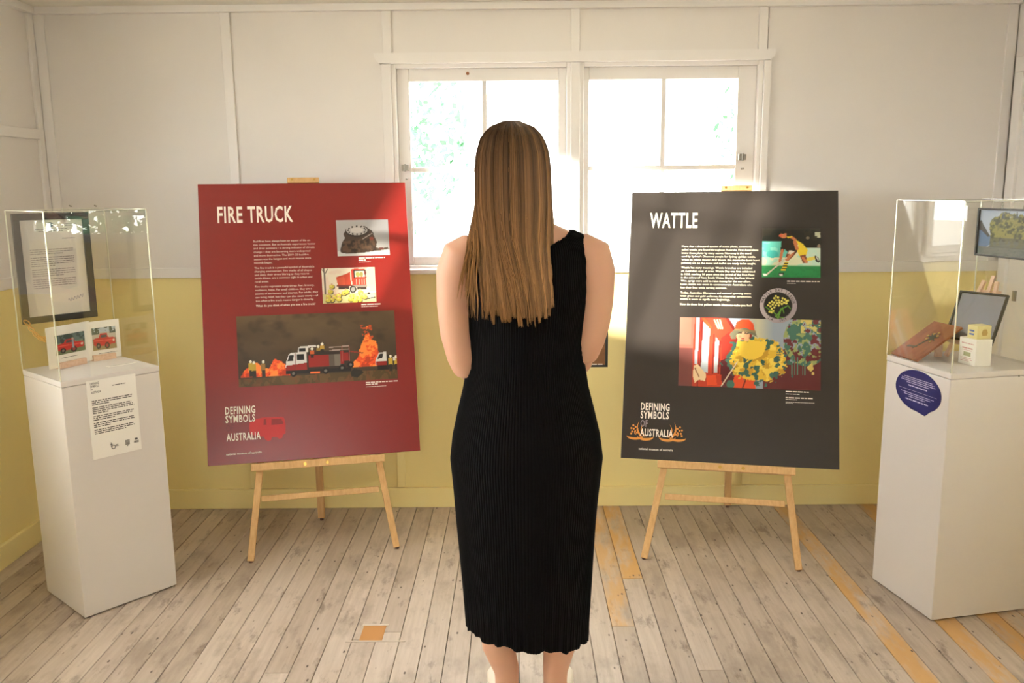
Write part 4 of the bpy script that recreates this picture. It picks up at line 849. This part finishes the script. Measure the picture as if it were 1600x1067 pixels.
# torso / dress rings: z, centre offset x, centre offset y, half width, half depth
RING = np.array([
    (.20, .000, .000, .166, .128), (.30, .000, .000, .170, .126), (.42, .000, -.002, .178, .126), (.52, .000, -.004, .184, .127), (.67, .000, -.010, .195, .131), (.776, .000, -.014, .204, .134),
    (.84, .000, -.012, .196, .128), (.906, .000, -.006, .181, .116), (.97, .000, .000, .165, .104), (1.03, .001, .003, .155, .098), (1.09, .003, .004, .157, .100), (1.18, .006, .004, .164, .106),
    (1.25, .007, .002, .170, .103), (1.31, .006, -.002, .176, .090), (1.345, .005, -.006, .172, .078), (1.372, .003, -.008, .156, .068), (1.392, .000, -.008, .112, .060), (1.41, -.004, -.006, .078, .056), (1.44, -.010, .002, .058, .054), (1.50, -.020, .012, .053, .053)])
def ring_at(z): return [np.interp(z, RING[:, 0], RING[:, i]) for i in range(1, 5)]
from mathutils.geometry import interpolate_bezier
woman = empty('person', (WX, WY, 0)); tag(woman, 'person with long straight hair in a black sleeveless dress, seen from behind', 'person')
body = MB()
def torso_loft(shrink, z0, z1, n=36, m=48):
    vs, fs = [], []; zs = np.linspace(z0, z1, m)
    for z in zs:
        cx, cy, rx, ry = ring_at(z)
        for k in range(n): t = 2*math.pi*k/n; vs.append((cx+(rx-shrink)*math.cos(t), cy+(ry-shrink)*math.sin(t), z))
    for i in range(m-1):
        for k in range(n): fs.append((i*n+k, i*n+(k+1) % n, (i+1)*n+(k+1) % n, (i+1)*n+k))
    fs += [tuple(range(n-1, -1, -1)), tuple((m-1)*n+k for k in range(n))]
    return vs, fs
v, f = torso_loft(.007, .74, 1.50); body.add(v, f)
HX = -.029          # head centre relative to body
hd = [((HX, .012, 1.435), .045, .05, (1, 0, 0)), ((HX, .022, 1.462), .052, .068, (1, 0, 0)), ((HX, .022, 1.50), .064, .085, (1, 0, 0)), ((HX, .018, 1.545), .073, .095, (1, 0, 0)), ((HX, .014, 1.59), .074, .096, (1, 0, 0)), ((HX, .006, 1.620), .060, .076, (1, 0, 0)), ((HX, .002, 1.638), .038, .044, (1, 0, 0)), ((HX, .0, 1.644), .018, .022, (1, 0, 0))]
body.add(*(lambda m: (m.v, m.f))(tube(hd, 28)))
def add_tube(*a, **k): t = tube(*a, **k); body.add(t.v, t.f)
add_tube([((HX, .108, 1.545), .008), ((HX, .122, 1.522), .011), ((HX, .118, 1.510), .012)], 12)               # nose
add_tube([((HX-.020, .103, 1.482), .006), ((HX, .108, 1.483), .008), ((HX+.020, .103, 1.482), .006)], 10)   # mouth
add_tube([((HX, .085, 1.452), .016), ((HX, .092, 1.446), .014)], 12)                                        # chin
for s in (-1, 1): add_tube([((HX+s*.074, .010, 1.515), .008, .014, (0, 1, 0)), ((HX+s*.082, .006, 1.540), .008, .018, (0, 1, 0)), ((HX+s*.080, .004, 1.565), .006, .012, (0, 1, 0))], 12)
def arm(s, pts): add_tube(pts, 20)
# left arm / right arm (points relative to the body's base)
arm(-1, [((-.135, -.008, 1.345), .042), ((-.170, -.012, 1.325), .050), ((-.184, -.014, 1.28), .050), ((-.188, -.016, 1.20), .0455), ((-.184, -.020, 1.12), .042), ((-.172, -.020, 1.06), .0385), ((-.160, -.008, 1.028), .038), ((-.150, .040, 1.012), .038), ((-.132, .11, .998), .034), ((-.112, .17, .990), .027), ((-.104, .20, .988), .024)])
arm(1, [((.140, -.008, 1.345), .042), ((.178, -.012, 1.325), .050), ((.186, -.014, 1.28), .051), ((.187, -.016, 1.20), .0455), ((.181, -.020, 1.145), .0425), ((.171, -.018, 1.10), .040), ((.158, -.002, 1.062), .038), ((.148, .035, 1.035), .037), ((.140, .10, 1.000), .033), ((.134, .15, .966), .027), ((.130, .18, .955), .024)])
def hand(w, fdir, n, s, curl, thumb_dir, spread=1):
    w, fdir, n, s = Vector(w), Vector(fdir).normalized(), Vector(n).normalized(), Vector(s).normalized()
    add_tube([(w-fdir*.01, .022, .018, s), (w+fdir*.025, .032, .016, s), (w+fdir*.06, .039, .015, s), (w+fdir*.082, .038, .013, s)], 16)
    for off, L in ((.029, .066), (.010, .074), (-.010, .070), (-.028, .055)):
        p = w+fdir*.078+s*off; ch_ = [(p-fdir*.015, .0092)]; ang = 0
        for seg, a in zip((.45, .32, .23), curl):
            ang += math.radians(a); d = fdir*math.cos(ang)+n*math.sin(ang); p = p+d*L*seg; ch_.append((p, .0088-.0012*len(ch_)*.5))
        add_tube(ch_, 10)
    td = Vector(thumb_dir).normalized(); p = w+fdir*.025+s*.026
    add_tube([(p-td*.01, .012), (p+td*.028, .0105), (p+td*.052+n*.006, .009), (p+td*.066+n*.012, .008)], 10)
hand((-.104, .205, .988), (.25, .97, 0), (.97, -.25, 0), (0, 0, 1), (50, 40, 25), (.75, .25, .55))
hand((.129, .188, .952), (-.05, .99, -.06), (0, .08, 1), (1, 0, 0), (55, 35, 20), (.55, .35, .75))
# legs
for s, ax, kx in ((-1, -.060, -.085), (1, .079, .092)):
    add_tube([((kx*1.08, -.01, .80), .088), ((kx*1.05, -.006, .68), .082), ((kx, .0, .52), .064), ((kx, .004, .46), .058), ((kx*.98, -.012, .36), .058), ((kx*.95, -.016, .30), .055), ((kx*.93+ax*.07, -.012, .22), .046), ((ax, -.006, .14), .036), ((ax, -.004, .105), .034), ((ax, -.006, .075), .036), ((ax*1.02, .0, .05), .036)], 22)
    add_tube([((ax, -.035, .042), .030, .026, (1, 0, 0)), ((ax+s*.006, .03, .045), .034, .032, (1, 0, 0)), ((ax+s*.016, .10, .034), .040, .024, (1, 0, 0)), ((ax+s*.024, .16, .026), .038, .016, (1, 0, 0)), ((ax+s*.026, .19, .024), .026, .012, (1, 0, 0))], 18)
bo = body.build('body', SKIN, woman, True)
rm = bo.modifiers.new('remesh', 'REMESH'); rm.mode = 'VOXEL'; rm.voxel_size = .0052; rm.use_smooth_shade = True
sm = bo.modifiers.new('smooth', 'SMOOTH'); sm.factor = .5; sm.iterations = 6
for s in (-1, 1):
    ey = MB(); c = Vector((HX+s*.030, .098, 1.545)); n_ = 10
    c.y = .0955; ey.cyl(c, c+Vector((0, .006, 0)), .0105, 14, .006); ey.build('eye', principled('eye_white', (226, 218, 210), .2), woman)
    MB().cyl(c+Vector((0, .0058, 0)), c+Vector((0, .0072, 0)), .0048, 12).build('iris', principled('eye_brown', (70, 50, 38), .2), woman)
    MB().bar((HX+s*.016, .106, 1.566), (HX+s*.044, .096, 1.567), .006, .005, (0, 1, 0)).build('eyebrow', principled('brow_brown', (92, 66, 44), .7), woman)

# dress: ribbed knit tube with deep armholes
def make_dress():
    NT, NZ = 640, 150; ribs = 80; vs = np.zeros((NZ, NT, 3)); zt = 1.386; CUT = np.zeros((NZ, NT), int)
    t = np.arange(NT)/NT*2*math.pi; hem = .265+.022*(-np.cos(t))*1.0+.004*np.sin(9*t)+.003*np.sin(23*t+1)
    for i in range(NZ):
        k = i/(NZ-1); z = hem+(zt-hem)*k
        cx = np.interp(z, RING[:, 0], RING[:, 1]); cy = np.interp(z, RING[:, 0], RING[:, 2]); rx = np.interp(z, RING[:, 0], RING[:, 3]); ry = np.interp(z, RING[:, 0], RING[:, 4])
        fl = .0026*np.clip((.45-z)/.2, 0, 1)*np.sin(ribs/2*t+1.5)
        fold = .0022*np.exp(-((z-.62)/.18)**2)*np.sin(7*t+9*z)
        r = .0011*np.cos(ribs*2*t)+fl+fold; ct, st = np.cos(t), np.sin(t); e = .94
        vs[i, :, 0] = cx+(rx+r)*np.sign(ct)*np.abs(ct)**e; vs[i, :, 1] = cy+(ry+r)*np.sign(st)*np.abs(st)**e; vs[i, :, 2] = z
        # straight armhole and neckline edges: pull the cut vertices onto the edge
        x = vs[i, :, 0].copy(); edge = np.interp(z, [1.165, 1.20, 1.27, 1.36, 1.40], [.30, .166, .158, .160, .150]); out = (z > 1.165) & (np.abs(x-.006) > edge)
        nb = np.where(st < 0, np.interp(z, [1.33, 1.35, 1.375, 1.39], [0, .06, .10, .115]), np.interp(z, [1.24, 1.30, 1.38], [0, .08, .11])); inn = (np.abs(x-.006) < nb)
        nx_ = np.where(out, .006+np.sign(x-.006)*edge, np.where(inn, .006+np.sign(x-.006+1e-9)*nb, x)); ch = out | inn
        yy = cy+np.sign(st)*(ry+r)*np.sqrt(np.clip(1-((nx_-cx)/(rx+r))**2, 0, 1)); vs[i, :, 0] = nx_; vs[i, :, 1] = np.where(ch, yy, vs[i, :, 1]); CUT[i] = np.where(out, 1, np.where(inn, 2, 0))
    V = vs.reshape(-1, 3); i, k = np.mgrid[0:NZ-1, 0:NT]; a = i*NT+k; b = i*NT+(k+1) % NT; q = np.stack([a, b, b+NT, a+NT], -1).reshape(-1, 4)
    cq = CUT.reshape(-1)[q]; keep = ~((cq > 0).all(1))
    o = raw('dress', V, [tuple(int(j) for j in f) for f in q[keep]], None, woman, True)
    so = o.modifiers.new('cloth_thickness', 'SOLIDIFY'); so.thickness = .003; so.offset = 1
    return o
dress = make_dress()
M_DRESS = principled('black_rib_knit', (8, 7, 8), .9, .15, Sheen_Weight=.02); dress.data.materials.append(M_DRESS)

# hair: a solid under-layer and many strands
HR = np.array([  # z, cx, cy, half width, half depth
    (1.668, -.033, .002, .004, .004), (1.664, -.033, .002, .026, .030), (1.652, -.032, .003, .052, .060), (1.625, -.031, .006, .077, .090), (1.585, -.030, .008, .090, .104), (1.54, -.030, .006, .094, .104), (1.48, -.029, -.004, .095, .098),
    (1.42, -.028, -.020, .097, .086), (1.37, -.026, -.036, .098, .076), (1.32, -.016, -.046, .092, .072), (1.26, -.002, -.056, .082, .066), (1.20, .008, -.062, .074, .062), (1.15, .012, -.064, .070, .060), (1.10, .014, -.064, .066, .058)])[::-1]
def hair_at(z): return [np.interp(z, HR[:, 0], HR[:, i]) for i in range(1, 5)]
def hair_core():
    n, m = 40, 46; zs = np.linspace(1.175, 1.664, m); vs, fs = [], []
    for z in zs:
        cx, cy, a, b = hair_at(z); a -= .005; b -= .005; low = np.clip((1.47-z)/.08, 0, 1)
        for k in range(n):
            t = 2*math.pi*k/n; s, c = math.sin(t), math.cos(t); y = cy-b*c
            if c < 0: y = cy-b*c if z > 1.615 else cy+(.0 if z < 1.47 else .035*(-c))
            vs.append((cx+a*s, y, z))
    for i in range(m-1):
        for k in range(n): fs.append((i*n+k, (i+1)*n+k, (i+1)*n+(k+1) % n, i*n+(k+1) % n))
    fs += [tuple(range(n)), tuple((m-1)*n+k for k in range(n-1, -1, -1))]
    return vs, fs
v, f = hair_core(); hair_under = raw('hair_mass', v, f, principled('hair_under_brown', (78, 56, 38), .6, .3), woman, True)  # plain dark brown hair colour
def hair_strands(N=3300, SEG=22):
    r = np.random.default_rng(11); phi = np.radians(r.uniform(-118, 118, N)); clump = np.round(phi*9)/9; lay = r.uniform(-.004, .005, N)
    side = r.random(N) < .05; phi = np.where(side, np.radians(r.uniform(-112, -74, N)), phi)
    face = np.arange(N) >= N-650; phi0 = np.radians(r.uniform(112, 178, N))*np.where(r.random(N) < .5, -1, 1); phi = np.where(face, np.sign(phi0)*np.radians(r.uniform(92, 108, N)), phi); side = side & ~face; clump = np.where(face, phi, clump)
    pdeg = np.degrees(phi); tip = 1.158+.045*np.clip((pdeg-5)/80, 0, 1)+.02*np.clip((-pdeg)/90, 0, 1)+np.abs(r.normal(0, .014, N))+.012*np.sin(clump*23)
    lf = np.clip((-pdeg-38)/45, 0, 1); tip = np.where(r.random(N) < lf*.93, 1.37-.05*r.random(N)-.06*(1-lf), tip); tip = np.where(side, r.uniform(1.17, 1.30, N), tip); tip = np.where(np.abs(pdeg) > 90, tip+.05, tip); tip = np.where(face, r.uniform(1.33, 1.42, N), tip)
    k = np.linspace(0, 1, SEG); P = np.zeros((N, SEG, 3))
    for j in range(SEG):
        z = 1.666-(1.666-tip)*k[j]**1.08
        cx, cy, a, b = [np.interp(z, HR[:, 0], HR[:, i]) for i in range(1, 5)]
        low = np.clip((1.46-z)/.14, 0, 1); ph = phi*(1-.22*low); ph = ph+(clump-phi)*.5*np.clip((1.4-z)/.25, 0, 1)
        sw = np.clip((z-1.535)/.10, 0, 1); ph = np.where(face, phi+(phi0-phi)*sw, ph)      # locks swept back from the forehead
        x = cx+(a+lay)*np.sin(ph); y = cy-(b+lay)*np.cos(ph)
        wl = np.clip((-pdeg-12)/40, 0, 1)*low; xs_ = -.027+.098*np.sin(phi*.93)+(cx+.027)*.35; x = x*(1-wl)+xs_*wl      # strands on one side hang straight down
        sp_ = np.where(side, np.clip((1.46-z)/.25, 0, 1), 0); x = x-sp_*(.012+.055*((pdeg+112)/-38+1))*1.0; y = y-sp_*.012
        x = x+.0016*np.sin(z*60+phi*40)*low; P[:, j] = np.stack([x, y, z], -1)
    rad = r.uniform(.0009, .0017, N)
    T = np.gradient(P, axis=1); T /= np.linalg.norm(T, axis=2, keepdims=True)+1e-9; A = np.cross(T, np.array([0, 1, .05])); A /= np.linalg.norm(A, axis=2, keepdims=True)+1e-9; B = np.cross(T, A)
    taper = np.where(k > .85, 1-(k-.85)/.15*.75, 1.0)[None, :, None]; V = np.zeros((N, SEG, 3, 3))
    for c in range(3): t = 2*math.pi*c/3; V[:, :, c] = P+(A*math.cos(t)+B*math.sin(t))*rad[:, None, None]*taper
    idx = np.arange(N*SEG*3).reshape(N, SEG, 3); q = np.stack([np.stack([idx[:, :-1, c], idx[:, 1:, c], idx[:, 1:, (c+1) % 3], idx[:, :-1, (c+1) % 3]], -1) for c in range(3)], 2).reshape(-1, 4)
    me = bpy.data.meshes.new('hair'); co = V.reshape(-1, 3); me.vertices.add(len(co)); me.vertices.foreach_set('co', co.ravel()); nf = len(q)
    me.loops.add(nf*4); me.loops.foreach_set('vertex_index', q.ravel().astype(np.int32)); me.polygons.add(nf); me.polygons.foreach_set('loop_start', np.arange(0, nf*4, 4, dtype=np.int32)); me.update(calc_edges=True)
    me.polygons.foreach_set('use_smooth', np.ones(nf, bool))
    tone = np.clip(.42+.20*np.sin(clump*17+.6)+.12*np.sin(clump*41)+r.normal(0, .14, N), 0, 1)
    root, mid, tipc = np.array((84, 57, 36.)), np.array((128, 92, 58.)), np.array((214, 164, 108.)); kk = k[None, :, None]; tn = tone[:, None, None]
    colr = root*(1-kk)+tipc*kk; colr = colr*(1-.5)+.5*(root*(1-tn)+tipc*tn)+(tn-.4)*np.array((52, 38, 24.))*(1-kk*.3); colr = colr*(.72+.28*np.clip(kk/.3, 0, 1)); colr = np.repeat(colr[:, :, None, :], 3, 2).reshape(-1, 3)
    at = me.attributes.new('col', 'FLOAT_COLOR', 'POINT'); L = lin_np(colr); at.data.foreach_set('color', np.concatenate([L, np.ones((len(L), 1))], 1).ravel())
    me.materials.append(attr_mat('hair_strands_brown_blonde', .42, .45)); me.validate()
    return link(bpy.data.objects.new('hair', me), woman)
hair_strands()

# shoes
def shoe(s, ax):
    e = empty('shoe'); e.parent = woman; e.location = (ax, 0, 0); e.rotation_euler = (0, 0, -s*.12)
    def foot_outline(grow, z, n=36):
        pts = []
        for i in range(n):
            t = 2*math.pi*i/n; y = .075+.142*math.sin(t); w = np.interp(y, [-.067, -.03, .05, .14, .19, .217], [.022, .034, .036, .046, .040, .018]); pts.append((math.copysign(1, math.cos(t))*abs(math.cos(t))**.6*(w+grow), y+grow*math.sin(t), z))
        return pts
    def loft(name, secs, mat):
        vs = []; fs = []; n = 36
        for g, z in secs: vs += foot_outline(g, z)
        for i in range(len(secs)-1):
            for k in range(n): fs.append((i*n+k, i*n+(k+1) % n, (i+1)*n+(k+1) % n, (i+1)*n+k))
        fs.append(tuple(range(n-1, -1, -1))); fs.append(tuple((len(secs)-1)*n+k for k in range(n))); return raw(name, vs, fs, mat, e, True)
    loft('sole', [(.0, 0), (.004, .004), (.004, .022), (.001, .026)], principled('rubber_white', (232, 226, 214), .6))
    up = MB(); n = 28; rings = []
    for y0, w, z1 in ((-.067, .012, .085), (-.062, .027, .092), (-.04, .037, .092), (-.005, .040, .080), (.035, .040, .074), (.08, .043, .068), (.13, .046, .054), (.175, .043, .044), (.205, .030, .036), (.216, .010, .028)):
        ring = []
        for k in range(n): t = math.pi*k/(n-1); ring.append((w*math.cos(t)*(1 if True else 1), y0, .024+(z1-.024)*math.sin(t)**.6))
        rings.append(ring)
    vs = [p for r_ in rings for p in r_]; fs = [(i*n+k, (i+1)*n+k, (i+1)*n+k+1, i*n+k+1) for i in range(len(rings)-1) for k in range(n-1)]
    o = raw('upper', vs, fs, principled('cream_canvas', (234, 222, 204), .7), e, True); so = o.modifiers.new('thickness', 'SOLIDIFY'); so.thickness = .004
for s, ax in ((-1, -.060), (1, .079)): shoe(s, ax)

# folder in the hands
fo = empty('folder', (WX+.095, WY+.288, .965)); tag(fo, 'brown folder with black edging held in front of the person', 'folder')
bevel(MB().box((-.150, -.003, .002), (.150, .006, .208)).build('cover', wood_mat('brown_card', (150, 104, 64), (134, 90, 54), (6, 6, 30)), fo), .001)
for a, b in (((-.156, 0), (-.150, .21)), ((.148, 0), (.156, .21)), ((-.156, .206), (.156, .212))): MB().box((a[0], -.005, a[1]), (b[0], .008, b[1])).build('edging', M_BLACK, fo)
MB().box((-.156, -.005, -.003), (.156, .008, .004)).build('edging', M_BLACK, fo)
line_bars('spine_lettering', [(.09, .0045, .05, .0035)], M_CREAM, fo, seed=12).matrix_local = frame_matrix((0, -.0055, 0), (1, 0, 0), (0, 0, 1))

# ------------------------------------------------------------------ outside the windows
gr = MB().box((-40, -40, -.75), (40, 40, -.65)).build('ground', paint_mat('pale_gravel', (190, 184, 174), .9, .1, .1, 2)); struct(gr)
M_LEAF = principled('leaf_green', (66, 112, 78), .6); M_BARK = principled('bark', (150, 134, 116), .9)
def tree(x, y, h, rad, seed, label):
    e = empty('garden_tree', (x, y, -.65)); tag(e, label, 'tree', 'trees outside the windows'); r = random.Random(seed)
    t = tube([((0, 0, 0), .12), ((.03, .02, h*.3), .09), ((-.02, .03, h*.6), .06), ((.02, 0, h*.85), .03)], 10); t.build('trunk', M_BARK, e, True)
    for i in range(6):
        a = i*1.05+r.random(); z = h*(.4+.07*i); q = Vector((math.cos(a)*rad*.7, math.sin(a)*rad*.7, z+.5)); b = tube([((0, 0, z), .035), (q*.5+Vector((0, 0, z*.5+.1)), .025), (q, .012)], 7); b.build('branch', M_BARK, e, True)
    vs, fs = [], []
    for i in range(2600):
        d = Vector((r.gauss(0, 1), r.gauss(0, 1), r.gauss(0, .9))).normalized()*rad*(r.random()**.4); c = Vector((0, 0, h*.78))+d; a = Vector((r.uniform(-1, 1), r.uniform(-1, 1), r.uniform(-1, 1))).normalized(); b = a.orthogonal().normalized(); l = r.uniform(.04, .08); k = len(vs)
        vs += [c-a*l, c+b*l*.45, c+a*l, c-b*l*.45]; fs.append((k, k+1, k+2, k+3))
    o = raw('foliage', vs, fs, M_LEAF, e); o['kind'] = 'stuff'
tree(-1.6, 8.6, 3.6, 1.25, 1, 'leafy garden tree seen through the left pane of the back window')
tree(4.1, 1.3, 2.9, 1.3, 3, 'leafy garden tree added close outside the side window to shade it and green its reflection')  # unseen tree, added to dim this window and green its reflection
tree(3.3, 9.4, 3.7, 1.2, 2, 'leafy garden tree seen through the right pane of the back window')
